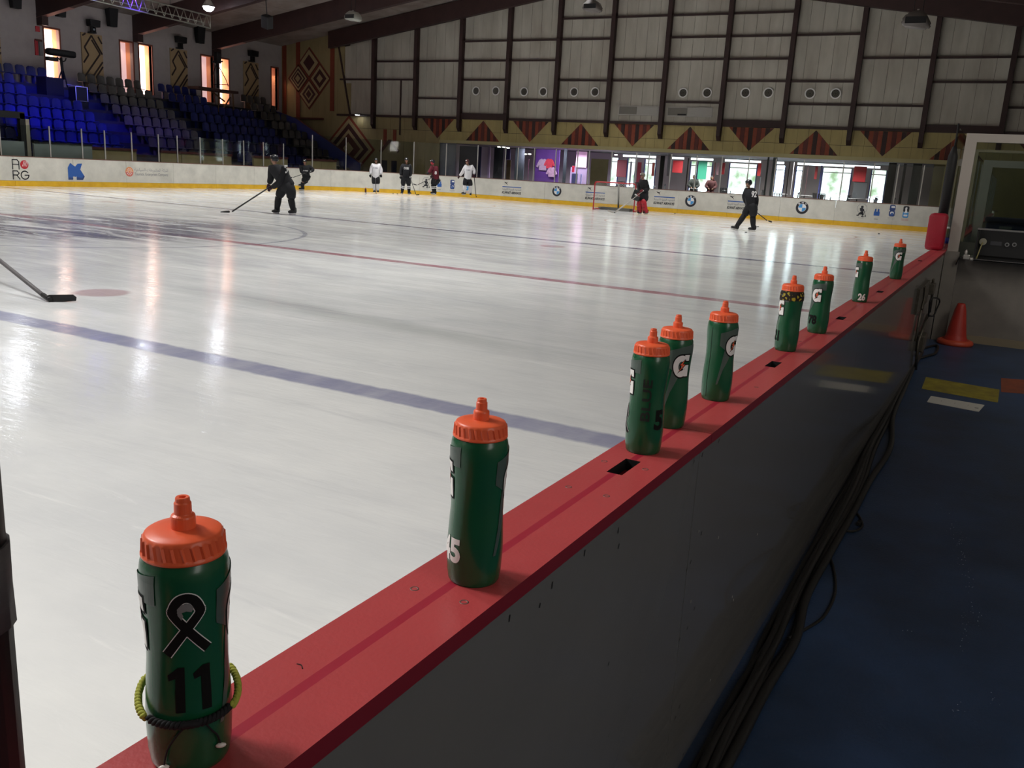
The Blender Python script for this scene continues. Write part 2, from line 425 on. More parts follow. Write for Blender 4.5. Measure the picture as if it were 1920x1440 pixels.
# ------------------------------------------------------------------ printed marks on the boards
M_pk = mat('printed black', (38, 38, 44), .5); M_pb = mat('printed blue', (44, 92, 168), .5); M_pw = mat('printed white', (232, 232, 232), .5)
M_pr = mat('printed red', (190, 40, 50), .5); M_pg = mat('printed grey', (140, 140, 142), .5); M_po = mat('printed orange', (232, 150, 96), .5)
M_pn = mat('printed navy', (52, 74, 128), .5); M_plb = mat('printed sky blue', (72, 152, 214), .5); M_psal = mat('printed salmon', (214, 112, 96), .5)
PM = [M_pk, M_pb, M_pw, M_pr, M_pg, M_po, M_pn, M_plb, M_psal]
K_, B_, W_, R_, G_, O_, N_, S_, A_ = range(9)
def end_fn(e=.003): return lambda u, v: (u, YE-e, v)
def left_fn(e=.003): return lambda u, v: (XL+e, u, v)
def poly(bm, pts, fn, mi):
    try: bm.faces.new([bm.verts.new(fn(u, v)) for u, v in pts]).material_index = mi
    except ValueError: pass
def circ(cx, cy, r, n=28, a0=0, a1=2*PI, ry=None):
    ry = ry or r
    return [(cx+r*math.cos(a0+(a1-a0)*i/n), cy+ry*math.sin(a0+(a1-a0)*i/n)) for i in range(n if a1-a0 > 6.28 else n+1)]
def ring(bm, cx, cy, r0, r1, fn, mi, n=28, a0=0, a1=2*PI):
    for i in range(n):
        t0, t1 = a0+(a1-a0)*i/n, a0+(a1-a0)*(i+1)/n
        poly(bm, [(cx+r0*math.cos(t0), cy+r0*math.sin(t0)), (cx+r1*math.cos(t0), cy+r1*math.sin(t0)), (cx+r1*math.cos(t1), cy+r1*math.sin(t1)), (cx+r0*math.cos(t1), cy+r0*math.sin(t1))], fn, mi)
def logo(bm, label):
    o = finish('printed_logo', bm, PM, boards); o['label'] = label; return o
def roundel(px, py, r):
    c = aty(px, py, YE); cx, cz = c.x, c.z; bm = nb(); f = lambda e: end_fn(.002+e)
    poly(bm, circ(cx, cz, r), f(0), K_); ring(bm, cx, cz, r*.58, r*.62, f(.001), W_); ring(bm, cx, cz, r*.96, r*.99, f(.001), G_)
    for q in range(4):
        poly(bm, [(cx, cz)]+circ(cx, cz, r*.58, 8, q*PI/2, (q+1)*PI/2), f(.002), W_ if q % 2 == 0 else S_)
    for ch, a in (('B', 2.25), ('M', PI/2), ('W', .89)):
        text_fit(bm, ch, cx+r*.79*math.cos(a), cz+r*.79*math.sin(a), r*.3, r*.26, f(.003), W_, .02, rot=a-PI/2)
    logo(bm, 'round black, blue and white roundel printed on the board')
for px, py, r in ((1044, 358.5, .27), (1295, 377, .285), (1504, 389.5, .29)): roundel(px, py, r)
def airline(px0, px1, py):
    a, b = aty(px0, py, YE), aty(px1, py, YE); w_ = b.x-a.x; cx = (a.x+b.x)/2; z = (a.z+b.z)/2; bm = nb(); f = end_fn()
    poly(bm, [(a.x, z-.02), (b.x, z-.02), (b.x, z+.025), (a.x, z+.025)], f, B_)
    bx_, bz = a.x+w_*.12, z+.17
    poly(bm, [(bx_, bz+.03), (bx_+.12, bz+.06), (bx_+.2, bz+.1), (bx_+.1, bz)], f, K_)
    poly(bm, [(bx_+.06, bz+.02), (bx_+.14, bz-.04), (bx_+.2, bz-.09), (bx_+.12, bz+.03)], f, K_)
    poly(bm, [(bx_-.04, bz+.08), (bx_+.06, bz+.07), (bx_+.12, bz+.03), (bx_+.04, bz+.02)], f, K_)
    text_fit(bm, arabic('الخطوط الجوية الكويتية'), cx, z-.13, w_, .13, f, G_, .02)
    text_fit(bm, 'KUWAIT AIRWAYS', cx, z-.3, w_, .13, f, K_, .045, shear=.15)
    logo(bm, 'airline name in two scripts under a small bird mark')
for q in ((942, 977.5, 351), (1098, 1134.5, 361.3), (1226.5, 1265.5, 369.8), (1364.5, 1398, 378)): airline(*q)
def hockey_emblem(px, py, fn, s=1.0, X=None):
    bm = nb(); cx, cz = px, py
    ring(bm, cx, cz+.08*s, .2*s, .215*s, fn, G_, 24)
    text_fit(bm, 'ICE HOCKEY', cx, cz+.3*s, .3*s, .03*s, fn, G_)
    def p(*pts): poly(bm, [(cx+u*s, cz+v*s) for u, v in pts], fn, K_)
    p((-.05, .2), (.04, .21), (.06, .13), (.0, .09), (-.05, .12))
    p((-.1, .1), (.02, .11), (.1, .04), (.06, -.08), (-.04, -.06), (-.08, .0))
    p((-.05, -.07), (.06, -.08), (.0, -.18), (-.12, -.2), (-.14, -.16))
    p((.0, -.07), (.07, -.08), (.11, -.17), (.06, -.24), (.01, -.18))
    p((-.2, -.2), (-.1, -.19), (-.1, -.25), (-.2, -.25)); p((.0, -.24), (.1, -.23), (.12, -.28), (.0, -.28))
    p((.06, .05), (.08, .06), (.19, -.22), (.17, -.23)); p((.15, -.22), (.2, -.2), (.2, -.27), (.14, -.27))
    text_fit(bm, 'CLUB', cx, cz-.33*s, .22*s, .035*s, fn, G_)
    logo(bm, 'small black emblem of a hockey skater in a thin ring')
def castle_mark(cx, cz, fn, s=1.0):
    bm = nb()
    poly(bm, [(cx-.12*s, cz-.14*s), (cx+.12*s, cz-.14*s), (cx+.12*s, cz+.04*s), (cx-.12*s, cz+.04*s)], fn, B_)
    for dx in (-.06, .06):
        poly(bm, [(cx+(dx-.035)*s, cz+.04*s), (cx+(dx+.035)*s, cz+.04*s), (cx+(dx+.035)*s, cz+.12*s), (cx+(dx-.035)*s, cz+.12*s)], fn, B_)
        poly(bm, circ(cx+dx*s, cz+.13*s, .035*s, 8), fn, B_)
        poly(bm, [(cx+(dx-.008)*s, cz+.15*s), (cx+(dx+.008)*s, cz+.15*s), (cx+dx*s, cz+.3*s)], fn, G_)
    poly(bm, [(cx-.08*s, cz-.3*s), (cx+.08*s, cz-.3*s), (cx+.08*s, cz-.27*s), (cx-.08*s, cz-.27*s)], fn, G_)
    logo(bm, 'small blue building shaped mark')
def badge_mark(cx, cz, fn, kind=0, s=1.0):
    bm = nb(); f2 = lambda u, v: tuple(Vector(fn(u, v)) + (Vector((0, -.001, 0)) if fn(0, 0)[1] > 40 else Vector((.001, 0, 0))))
    top, bot = (N_, B_) if kind == 0 else (K_, S_)
    def rr(x0, z0, x1, z1, mi, f, r=.04):
        pts = [(x1-r, z0), (x1, z0+r), (x1, z1-r), (x1-r, z1), (x0+r, z1), (x0, z1-r), (x0, z0+r), (x0+r, z0)]
        poly(bm, [(cx+u*s, cz+v*s) for u, v in pts], f, mi)
    rr(-.12, .0, .12, .26, top, fn); rr(-.12, -.24, .12, .01, bot if kind else N_, fn)
    if kind == 0:
        rr(-.06, .13, .1, .21, W_, f2, .02); rr(-.07, -.15, .07, -.03, W_, f2, .03); rr(-.03, -.2, .04, -.08, B_, lambda u, v: tuple(Vector(f2(u, v))+Vector((0, -.001, 0))), .01)
    else:
        poly(bm, [(cx+u*s, cz+v*s) for u, v in ((-.02, .22), (.04, .2), (.03, .1), (.07, -.02), (-.07, -.05), (-.03, .08), (-.05, .15))], f2, W_)
        rr(-.08, -.18, .08, -.1, W_, f2, .02)
    for k, zz in enumerate((-.3, -.35)):
        text_fit(bm, 'YOUTH SPORT' if k else 'PUBLIC BODY', cx, cz+zz*s, .3*s, .03*s, fn, R_ if kind else G_)
    logo(bm, 'small blue badge with grey lettering' if kind == 0 else 'small black and blue badge with red lettering')
f = end_fn()
for px, py, fnk in ((1616, 394.5, 'h'), (1644, 398.5, 'c'), (1673, 395.5, 'b0'), (1698.5, 398, 'b1')):
    c = aty(px, py, YE)
    if fnk == 'h': hockey_emblem(c.x, c.z, f)
    elif fnk == 'c': castle_mark(c.x, c.z, f)
    else: badge_mark(c.x, c.z, f, int(fnk[1]))
# the same four marks on the curved corner, drawn on the curve
def corner_fn(e=.006):
    def g(s, v):                       # s = angle along the corner * radius
        t = s/RC; return (XL+RC-(RC-e)*math.cos(t), YE-RC+(RC-e)*math.sin(t), v)
    return g
g_ = corner_fn()
def corner_s(px, py):
    best = None
    for i in range(900):
        t = i/900*PI/2; P = Vector((XL+RC-RC*math.cos(t), YE-RC+RC*math.sin(t), .6)); d = P-CAM
        u = 960+F_PX*d.dot(RT)/d.dot(_F)
        if best is None or abs(u-px) < best[0]: best = (abs(u-px), t)
    return best[1]*RC
hockey_emblem(corner_s(799, 342), .66, g_); castle_mark(corner_s(824, 345), .62, g_)
badge_mark(corner_s(848, 343), .64, g_, 0); badge_mark(corner_s(875, 350), .62, g_, 1)
# left boards: two letter rows with a striped disc, a folded blue M, a flower disc with two lines of lettering
bm = nb(); f = left_fn(); f2 = left_fn(.005)
def lp(px, py): c = atx(px, py, XL); return c.y, c.z
def strokes(bm, pts, wd, fn, mi):
    for a, b in zip(pts, pts[1:]):
        d = Vector((b[0]-a[0], b[1]-a[1])); n_ = Vector((-d.y, d.x)).normalized()*wd/2; e_ = d.normalized()*wd*.4
        poly(bm, [(a[0]-n_.x-e_.x, a[1]-n_.y-e_.y), (b[0]-n_.x+e_.x, b[1]-n_.y+e_.y), (b[0]+n_.x+e_.x, b[1]+n_.y+e_.y), (a[0]+n_.x-e_.x, a[1]+n_.y-e_.y)], fn, mi)
y0 = lp(24, 320)[0]; y1 = lp(54, 320)[0]; wdt = (y1-y0)
zt, zm1, zm0, zb = .97, .63, .56, .26
a0, a1 = y0, y0+wdt*.4
strokes(bm, [(a0, zm1), (a0, zt), (a1-.06, zt), (a1, zt-.07), (a1, zm1)], .04, f, K_); strokes(bm, [(a0, .8), (a1, .8)], .035, f, K_)
logo_a = bm; bm = nb(); oc = y0+wdt*.74; poly(bm, circ(oc, .80, .165), f, R_)
for k in range(4): strokes(bm, [(oc-.08+k*.055, .74), (oc+.0+k*.05, .93)], .016, f2, W_)
logo(bm, 'red striped disc above the letter G'); bm = logo_a
r0 = y0; strokes(bm, [(r0, zb), (r0, zm0), (r0+.17, zm0), (r0+.24, zm0-.08), (r0+.17, zm0-.15), (r0+.03, zm0-.15)], .04, f, K_); strokes(bm, [(r0+.14, zm0-.15), (r0+.26, zb)], .04, f, K_)
gx = y0+wdt*.74; gp = [(gx+.155*math.cos(t), .41+.15*math.sin(t)) for t in [math.radians(a) for a in range(40, 361, 20)]]
strokes(bm, gp, .04, f, K_); strokes(bm, [(gx, .41), (gx+.16, .41)], .04, f, K_)
logo(bm, 'thin black letters A, R and G in two rows')
bm = nb(); ya, yb = lp(127, 318)[0], lp(158, 318)[0]; W2 = yb-ya
lay_ = [0]
def mp(*pts, mi=B_, fn=None):
    lay_[0] += 1; poly(bm, [(ya+u*W2, .26+v*.68) for u, v in pts], left_fn(.003+.0015*lay_[0]), mi)
mp((0, .7), (.2, .98), (.28, .88), (.28, .2), (.0, .1), mi=N_)
mp((0, .02), (0, .7), (.12, .92), (.45, .78), (.45, .22), (.28, .2), (.28, .04))
mp((.12, .98), (.45, .78), (.6, .95), (.88, .97), (.75, .62), (1, .22), (.88, .02), (.5, .02), (.5, .22), (.4, .18))
mp((.0, .02), (.28, .02), (.3, .14), (.04, .16), mi=N_); mp((.5, .02), (.88, .02), (1, .22), (.9, .26), (.84, .14), (.52, .18), mi=N_)
logo(bm, 'bold blue folded letter mark')
bm = nb(); c0, cz_ = lp(242.5, 320.5); cz_ = .65
poly(bm, circ(c0, cz_, .2, 24), f, O_); poly(bm, circ(c0, cz_-.0, .2, 12, PI, 2*PI), f2, A_)
ring(bm, c0, cz_, .06, .075, left_fn(.006), W_, 16); poly(bm, circ(c0, cz_, .055, 14), left_fn(.007), O_)
for k in range(10):
    t = k/10*2*PI; poly(bm, circ(c0+.125*math.cos(t), cz_+.125*math.sin(t), .022, 8), left_fn(.007), W_)
tx0, tx1 = lp(252, 320)[0], lp(315, 320)[0]
text_fit(bm, arabic('شركة المشروعات السياحية'), (tx0+tx1)/2, cz_+.09, tx1-tx0, .17, f, G_)
text_fit(bm, 'Touristic Enterprises Company', (tx0+tx1)/2, cz_-.1, tx1-tx0, .15, f, G_, .015)
logo(bm, 'orange flower disc beside two lines of grey lettering')

# ------------------------------------------------------------------ near boards: grey bench wall with a red cap
FZ = .2                                   # bench floor level
PADY = 9.82                                # where the open stretch ends
o = finish('floor', (lambda b: (box(b, L2-.03, -3.5, 0, 3.4, 22, FZ), b)[1])(nb()), M_bfloor); tag(o, kind='structure')
bench = empty('bench_wall', (0, 0, 0), label='grey bench wall with a red cap, running away beside the ice', cat='barrier')
M_core = mat('bench wall ice side', (216, 212, 202), .35)
ys = [-2.2, -.55, 1.34, 3.3, 5.3, 7.3, 9.82]
WX = L2-.012                               # bench face of the wall
for a, b in zip([-2.2, .42, 1.86, 4.28, 6.7], [.42, 1.86, 4.28, 6.7, 9.82]):
    bx('wall_panel', (WX-.02, a+.0015, FZ), (WX, b-.0015, BH-.028), M_wallg, bench)
for a, b in zip([-2.2, .2, 2.6, 5.0, 7.4], [.2, 2.6, 5.0, 7.4, 9.82]):
    bx('ice_side_panel', (L1+.012, a+.002, .2), (L1+.03, b-.002, BH-.02), M_core, bench)
    bx('kick_plate', (L1+.0, a+.002, 0), (L1+.03, b-.002, .2), M_kick, bench)
bx('pale_lip', (WX-.016, -2.2, BH-.0285), (WX+.0015, 9.8, BH-.0245), mat('pale edge', (176, 164, 150), .5), bench)
def grid_holes(bm, xs, ys_, z, holes, depth, mi=0, mih=1):
    """flat top with rectangular pits: holes = [(x0,x1,y0,y1)]"""
    xs = sorted(set(xs+[h[0] for h in holes]+[h[1] for h in holes])); ys_ = sorted(set(ys_+[h[2] for h in holes]+[h[3] for h in holes]))
    V = {}
    def v(x, y, zz): 
        k = (round(x, 5), round(y, 5), round(zz, 5))
        if k not in V: V[k] = bm.verts.new((x, y, zz))
        return V[k]
    for xa, xb in zip(xs, xs[1:]):
        for ya_, yb_ in zip(ys_, ys_[1:]):
            cx, cy = (xa+xb)/2, (ya_+yb_)/2
            inh = any(h[0] < cx < h[1] and h[2] < cy < h[3] for h in holes)
            zz = z-depth if inh else z
            bm.faces.new((v(xa, ya_, zz), v(xb, ya_, zz), v(xb, yb_, zz), v(xa, yb_, zz))).material_index = mih if inh else mi
    for x0, x1, y0_, y1_ in holes:
        P4 = [(x0, y0_), (x1, y0_), (x1, y1_), (x0, y1_)]
        for i in range(4):
            p, q = P4[i], P4[(i+1) % 4]
            bm.faces.new((v(*p, z), v(*q, z), v(*q, z-depth), v(*p, z-depth))).material_index = mih
slots_px = [(1170, 875), (1450, 683), (1577, 596.5), (1650, 547), (1725, 489)]
holes = []
for px, py in slots_px:
    p = atz(px, py, BH); holes.append((p.x-.016, p.x+.016, p.y-.05, p.y+.05))
M_capg = mat('dark crease in the cap', (158, 34, 54), .35)
segs = [(-2.2, -.25), (-.25, 1.9), (1.9, 4.0), (4.0, 6.4), (6.4, 8.7), (8.7, 9.82)]
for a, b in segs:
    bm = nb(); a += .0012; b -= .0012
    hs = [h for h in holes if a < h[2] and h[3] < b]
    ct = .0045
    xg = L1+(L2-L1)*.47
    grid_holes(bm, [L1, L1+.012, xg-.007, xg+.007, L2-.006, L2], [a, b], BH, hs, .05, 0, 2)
    for f_ in bm.faces:                                      # darker crease line lengthways
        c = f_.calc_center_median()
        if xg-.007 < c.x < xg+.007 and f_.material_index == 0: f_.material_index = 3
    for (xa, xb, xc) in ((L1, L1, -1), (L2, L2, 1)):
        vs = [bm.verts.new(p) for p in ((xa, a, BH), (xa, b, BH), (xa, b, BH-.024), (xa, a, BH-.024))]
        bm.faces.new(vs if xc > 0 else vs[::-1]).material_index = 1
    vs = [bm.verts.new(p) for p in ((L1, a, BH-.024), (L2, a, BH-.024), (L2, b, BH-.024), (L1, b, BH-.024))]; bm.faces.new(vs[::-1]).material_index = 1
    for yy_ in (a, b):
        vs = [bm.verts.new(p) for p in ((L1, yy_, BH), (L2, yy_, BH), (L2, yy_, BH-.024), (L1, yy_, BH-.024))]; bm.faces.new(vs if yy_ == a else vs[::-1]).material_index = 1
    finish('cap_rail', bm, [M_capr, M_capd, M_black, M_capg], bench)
for px, py in ((777, 1104), (870, 1129), (1066, 913), (1137, 930), (1133, 865), (1210, 880), (1296, 862), (1418, 726), (1365, 665), (1500, 640)):
    p = atz(px, py, BH)
    if not (L1+.01 < p.x < L2-.008): continue
    bm = nb(); lathe(bm, [(.0062, -.001), (.0062, .0004), (.0045, .0004), (.0042, -.0003), (0, -.0003)], 14, (p.x, p.y, BH)); finish('screw', bm, M_screw, bench)
p = atz(563, 1249, BH)
tb('scratch', smoothcurve([(p.x-.006, p.y+.001, BH+.0003), (p.x, p.y+.0015, BH+.0006), (p.x+.006, p.y-.003, BH+.0003)], 4), .0006, M_chip, bench, 5)
# scuffs and stick marks on the grey wall
rnd = random.Random(3)
marks = [(956, 1152, 14), (1013, 1130, 10), (1036, 1090, 14), (1097, 1030, 13), (1160, 988, 12), (1161, 1019, 10), (1318, 848, 9), (1302, 862, 8), (1349, 822, 9), (1296, 1050, 8), (1289, 1064, 8), (1316, 996, 8), (1303, 1137, 8), (1275, 1195, 9), (1275, 1320, 9), (1267, 1342, 8), (1282, 1411, 7), (1290, 1174, 7), (1142, 1240, 8), (1142, 1375, 7), (1275, 1375, 5), (1495, 742, 4), (1383, 800, 5), (1476, 700, 4)]
for px, py, ln in marks:
    p = atx(px, py, WX); q = atx(px-2.5, py+ln, WX); bm = nb(); e = WX+.0008; tck = .0022
    vs = [bm.verts.new(v) for v in ((e, p.y-tck, p.z), (e, p.y+tck*.4, p.z), (e, q.y+tck, q.z), (e, q.y-tck*.4, q.z))]
    bm.faces.new(vs); finish('scuff_mark', bm, M_chip, bench)
M_wsc = mat('pale scuff', (130, 128, 126), .6)
for px, py in ((1347, 1008), (1295, 1128), (1310, 997), (1420, 1002), (1375, 1125), (1332, 1276), (1373, 1119), (1460, 727)):
    p = atx(px, py, WX); bm = nb(); box(bm, WX, p.y-.002, p.z-.003, WX+.0008, p.y+.002, p.z+.003); finish('scuff_mark', bm, M_wsc, bench)

# gate latch: bracket, two bolts, looped handle and rod
lt = empty('gate_latch', (WX, 6.9, .6), label='dark metal gate latch with a looped handle on the grey bench wall', cat='latch')
M_rust = mat('oily iron', (96, 90, 80), .45, .6, var=.3, vscale=40)
def lx(px, py, d=.03): p = atx(px, py, WX+d); return (p.x-WX, p.y-6.9, p.z-.6)
bm = nb(); p0 = Vector(lx(1722, 548, .01)); p1 = Vector(lx(1736, 562, .01))
box(bm, 0, min(p0.y, p1.y), p1.z-.02, .02, max(p0.y, p1.y), p0.z+.02); finish('bracket', bm, M_rust, lt)
tb('bolt', [lx(1750, 524), lx(1748, 552), lx(1743, 585)], .011, M_rust, lt)
bm = nb(); q = Vector(lx(1747, 540)); box(bm, q.x-.02, q.y-.09, q.z-.05, q.x+.025, q.y+.09, q.z+.04, bevel=.006); finish('bolt_guide', bm, M_rust, lt)
tb('bolt', [lx(1735, 538), lx(1733, 560), lx(1728, 580)], .009, M_rust, lt)
tb('handle', smoothcurve([lx(1741, 592, .05), lx(1745, 562, .06), lx(1757, 559, .07), (lx(1762, 565, .07)), lx(1756, 580, .06), lx(1750, 592, .05), lx(1741, 592, .05)], 5), .007, M_black, lt)
tb('rod', [lx(1740, 590, .02), lx(1722, 640, .02), lx(1716, 700, .02)], .012, M_rust, lt)
tb('rod', [lx(1728, 575, .015), lx(1716, 640, .015)], .008, M_rust, lt)
bm = nb(); q = Vector(lx(1722, 638, .0)); box(bm, 0, q.y-.2, q.z-.07, .06, q.y+.05, q.z+.07, bevel=.01); finish('lower_catch', bm, M_rust, lt)

# red crash pad over the end of the glass
pad = bpy.data.objects.new('tmp', None)
bm = nb(); box(bm, L1-.06, PADY, BH-.005, L2-.035, PADY+.22, 1.47, bevel=.035)
o = finish('crash_pad', bm, M_redp, smooth=True); tag(o, 'crimson vinyl crash pad standing on the end of the red cap', 'pad')
for v in o.data.vertices:                                   # slightly barrelled
    if v.co.x < L1: v.co.x += .02*math.sin((v.co.z-1.1)/.36*PI)*-.3
# black padded post, tall glass edge behind it
bm = nb(); tube(bm, [(-.605, PADY+.27, BH), (-.6, PADY+.27, 2.02), (-.6, PADY+.27, 2.12)], [.048, .046, .02], 14)
o = finish('padded_post', bm, M_black); tag(o, 'black padded post rising behind the crimson pad', 'post')
tb('post_tip', [(-.598, PADY+.27, 2.12), (-.598, PADY+.27, 2.34)], .008, M_black, o)
sg = empty('side_glass', (0, 0, 0), label='tall clear glass along the near boards beyond the crimson pad', cat='glass')
yy = PADY+.3; k = 0
while yy < 33:
    y2 = yy+1.6; bm = nb(); box(bm, -.598, yy+.02, BH, -.584, y2-.02, 2.3 if k == 0 else 2.24); finish('glass_pane', bm, M_glass, sg)
    if k: bm = nb(); box(bm, -.61, yy-.02, BH, -.575, yy+.02, 2.2); finish('glass_post', bm, M_alu, sg)
    yy = y2; k += 1
bd = empty('far_bench_boards', (0, 0, 0), label='white boards with a red cap carrying on beyond the crimson pad', cat='boards')
for k in range(10):
    a = PADY+.0+k*2.46; bx('board_panel', (L1+.0, a+.004, .2), (L1+.11, a+2.456, BH-.03), M_bwhite, bd); bx('kick_plate', (L1-.01, a+.004, 0), (L1+.11, a+2.456, .2), M_kick, bd)
bx('cap_rail', (L1-.01, PADY+.22, BH-.03), (L2-.01, 34.4, BH), M_capr, bd)

# penalty box: panel across the walkway, framed glass above; two more partitions behind
def partition(y, zt, frame, xa, xb, label, panelz, fw=.1, mt=None, zg=None):
    t = empty('box_partition', (0, y, 0), label=label, cat='partition')
    mt = mt or M_alu
    bx('lower_panel', (xa, 0, FZ), (xb, .05, panelz), M_lp, t)
    bx('base_strip', (xa, -.025, FZ), (xb, 0, FZ+.075), mat('worn base strip', (132, 120, 98), .6), t)
    bx('frame_upright', (xa, -.03, panelz), (xa+fw, .05, zt), mt, t)
    bx('frame_rail', (xa+fw, -.03, zt-fw*.8), (xb, .05, zt), mt, t)
    bx('frame_upright', (xb-fw, -.03, panelz), (xb, .05, zt-fw*.8), mt, t)
    bx('glass_pane', (xa+fw, .005, panelz), (xb-fw, .02, zt-fw*.8), M_glass, t)
    return t
M_lp = mat('grey white panel', (128, 122, 114), .4, var=.08, vscale=4, var2=(112, 106, 100))
M_frw = mat('white frame', (176, 168, 160), .5)
partition(10.12, 2.25, None, -.51, 1.5, 'white framed glass partition nearest the crimson pad', 1.035, .1, M_frw)
bx('corner_post', (WX-.0, 10.0, FZ), (-.39, 10.1, BH-.01), M_lp, bench)
partition(12.4, 2.2, None, -.5, 1.6, 'clear edged glass partition, second behind the crimson pad', 1.1, .035, mat('clear acrylic edge', (150, 140, 116), .3))
partition(15.9, 2.2, None, -.5, 1.8, 'white framed partition, farthest down the walkway', .95, .13, M_frw)
# things inside the box
shelf = bx('counter_shelf', (-.38, 10.18, 1.0), (1.4, 10.8, 1.035), M_lp); tag(shelf, 'grey counter behind the white framed glass, under the equipment case', 'counter')
bx('support', (-.3, 10.22, FZ), (-.24, 10.7, 1.0), M_lp, shelf); bx('support', (1.2, 10.22, FZ), (1.26, 10.7, 1.0), M_lp, shelf)
case = empty('equipment_case', (0, 0, 0), label='open black equipment case with metal edges and a round plug on the counter', cat='case')
def cy_(px, py, y=9.9): return aty(px, py, y)
c00 = cy_(1826, 480); c10 = cy_(1917, 494); c01 = cy_(1833, 428)
x0, x1 = c00.x-.005, c10.x+.12; zb_ = 1.037; zt_ = c01.z
bx('back_shell', (x0+.02, 10.08, zb_), (x1, 10.1, zt_), M_black, case)
bx('front_panel', (x0+.02, 10.04, zb_+.05), (x1-.02, 10.07, zt_-.02), mat('black rack panel', (22, 22, 24), .45), case)
bx('side_shell', (x0, 9.92, zb_), (x0+.015, 10.1, zt_), M_black, case); bx('side_shell', (x1, 9.92, zb_), (x1+.015, 10.1, zt_), M_black, case)
bx('metal_edge', (x0-.004, 9.91, zt_-.012), (x1+.02, 9.935, zt_+.004), M_steel, case)
bx('metal_edge', (x0-.02, 9.9, zb_), (x1+.02, 9.92, zb_+.018), M_steel, case, bevel=.003)
bx('tray', (x0, 9.9, zb_-.0), (x1, 10.08, zb_+.012), M_black, case)
for xx in (x0-.012, x1+.01):
    bm = nb(); lathe(bm, [(0, -.02), (.014, -.016), (.02, 0), (.014, .016), (0, .02)], 12, (xx, 9.905, zb_+.012)); finish('ball_corner', bm, M_alu, case)
def disc_y(name, cx, cy, cz, r, th, m, parent, seg=20):
    bm = nb(); a = [bm.verts.new((cx+r*math.cos(2*PI*k/seg), cy, cz+r*math.sin(2*PI*k/seg))) for k in range(seg)]
    b = [bm.verts.new((v.co.x, cy+th, v.co.z)) for v in a]; bm.faces.new(a); bm.faces.new(b[::-1])
    for k in range(seg): bm.faces.new((a[k], b[k], b[(k+1) % seg], a[(k+1) % seg]))
    bmesh.ops.recalc_face_normals(bm, faces=bm.faces)
    return finish(name, bm, m, parent)
pc = cy_(1842.5, 454); M_plug = mat('cream plug', (150, 146, 128), .5)
disc_y('round_plug', pc.x, 9.985, pc.z, .033, .055, M_plug, case)
tb('plug_cord', smoothcurve([(pc.x, 9.98, pc.z-.01), (pc.x-.008, 9.95, pc.z-.04), (pc.x-.03, 9.93, zb_+.02)], 4), .006, mat('yellow cord', (150, 140, 90), .5), case)
qc = cy_(1867, 457); bx('display_window', (qc.x-.05, 10.03, qc.z-.022), (qc.x+.05, 10.04, qc.z+.018), mat('grey lens', (74, 74, 78), .2), case)
for px in (1888, 1902):
    qc = cy_(px, 460); disc_y('socket', qc.x, 10.02, qc.z, .02, .02, M_gr, case); disc_y('socket_hole', qc.x, 10.015, qc.z, .011, .005, M_black, case)
# little taps / clips left of the case
cl = empty('cable_clamp', (0, 0, 0), label='small metal clamp with a black lead left of the equipment case', cat='clamp')
q = cy_(1811, 476); bm = nb(); box(bm, q.x-.02, 9.9, 1.04, q.x+.04, 9.96, 1.09, bevel=.01); finish('jaw', bm, M_alu, cl)
bm = nb(); lathe(bm, [(.012, 0), (.016, .03), (.006, .05), (0, .055)], 12, (q.x+.0, 9.93, 1.085)); finish('knob', bm, M_alu, cl)
tb('lead', smoothcurve([(q.x-.01, 9.91, 1.05), (q.x-.05, 9.94, 1.06), (q.x-.075, 9.97, .98)], 4), .005, M_black, cl)
# water bottle and blue bin seen through the glass
q = aty(1808, 436, 11.3); zq = BH
M_pet = glass_mat('clear plastic', (215, 220, 224), 1.0, .1)
bm = nb(); lathe(bm, [(0, 0), (.032, .002), (.033, .02), (.032, .1), (.033, .16), (.014, .195), (.013, .205), (0, .206)], 16, (-.545, 10.35, zq))
wb = finish('water_bottle', bm, M_pet, smooth=True); tag(wb, 'small clear water bottle with a blue wrapper on the red cap', 'bottle')
bm = nb(); lathe(bm, [(.034, .05), (.0345, .05), (.0345, .11), (.034, .11)], 16, (-.545, 10.35, zq)); finish('wrapper', bm, mat('blue wrapper', (48, 56, 150), .5), wb)
bm = nb(); lathe(bm, [(.015, .203), (.015, .22), (0, .221)], 12, (-.545, 10.35, zq)); finish('screw_cap', bm, M_w, wb)
q = aty(1887, 425, 16.6)
bn = empty('blue_bin', (q.x, 17, FZ), label='dark blue wheeled bin beyond the glass at the right edge', cat='bin')
bm = nb(); box(bm, -.3, -.3, 0, .3, .3, 1.05, bevel=.04); finish('body', bm, mat('bin blue', (24, 32, 84), .5), bn)
bm = nb(); box(bm, -.33, -.34, 1.05, .33, .33, 1.13, bevel=.03); finish('lid', bm, mat('bin lid', (20, 26, 66), .5), bn)
bm = nb(); box(bm, -.1, -.305, .82, .08, -.3, 1.0); finish('notice', bm, M_gr, bn)

# traffic cone
p = atz(1784, 641, FZ); p = Vector((p.x+.035, min(p.y, 9.86), FZ))
cone = empty('traffic_cone', (p.x, p.y, FZ), label='orange red traffic cone on the blue floor by the partition', cat='cone')
M_cone = mat('faded cone plastic', (170, 44, 32), .5, var=.15, vscale=10); M_cone2 = mat('cone base plastic', (186, 70, 44), .5)
sc_ = .078
bm = nb(); lathe(bm, [(.118, .03), (.112, .05), (.1, .075), (.098, .08), (.056, .29), (.04, .335), (.034, .345), (.022, .342)], 24); o = finish('cone_body', bm, M_cone, cone, True)
bm = nb(); lathe(bm, [(0, .0), (.17, .0), (.178, .015), (.17, .035), (.14, .045), (.11, .04)], 24); o = finish('base', bm, M_cone2, cone, True)
cone.scale = (.95, .95, 1.2)

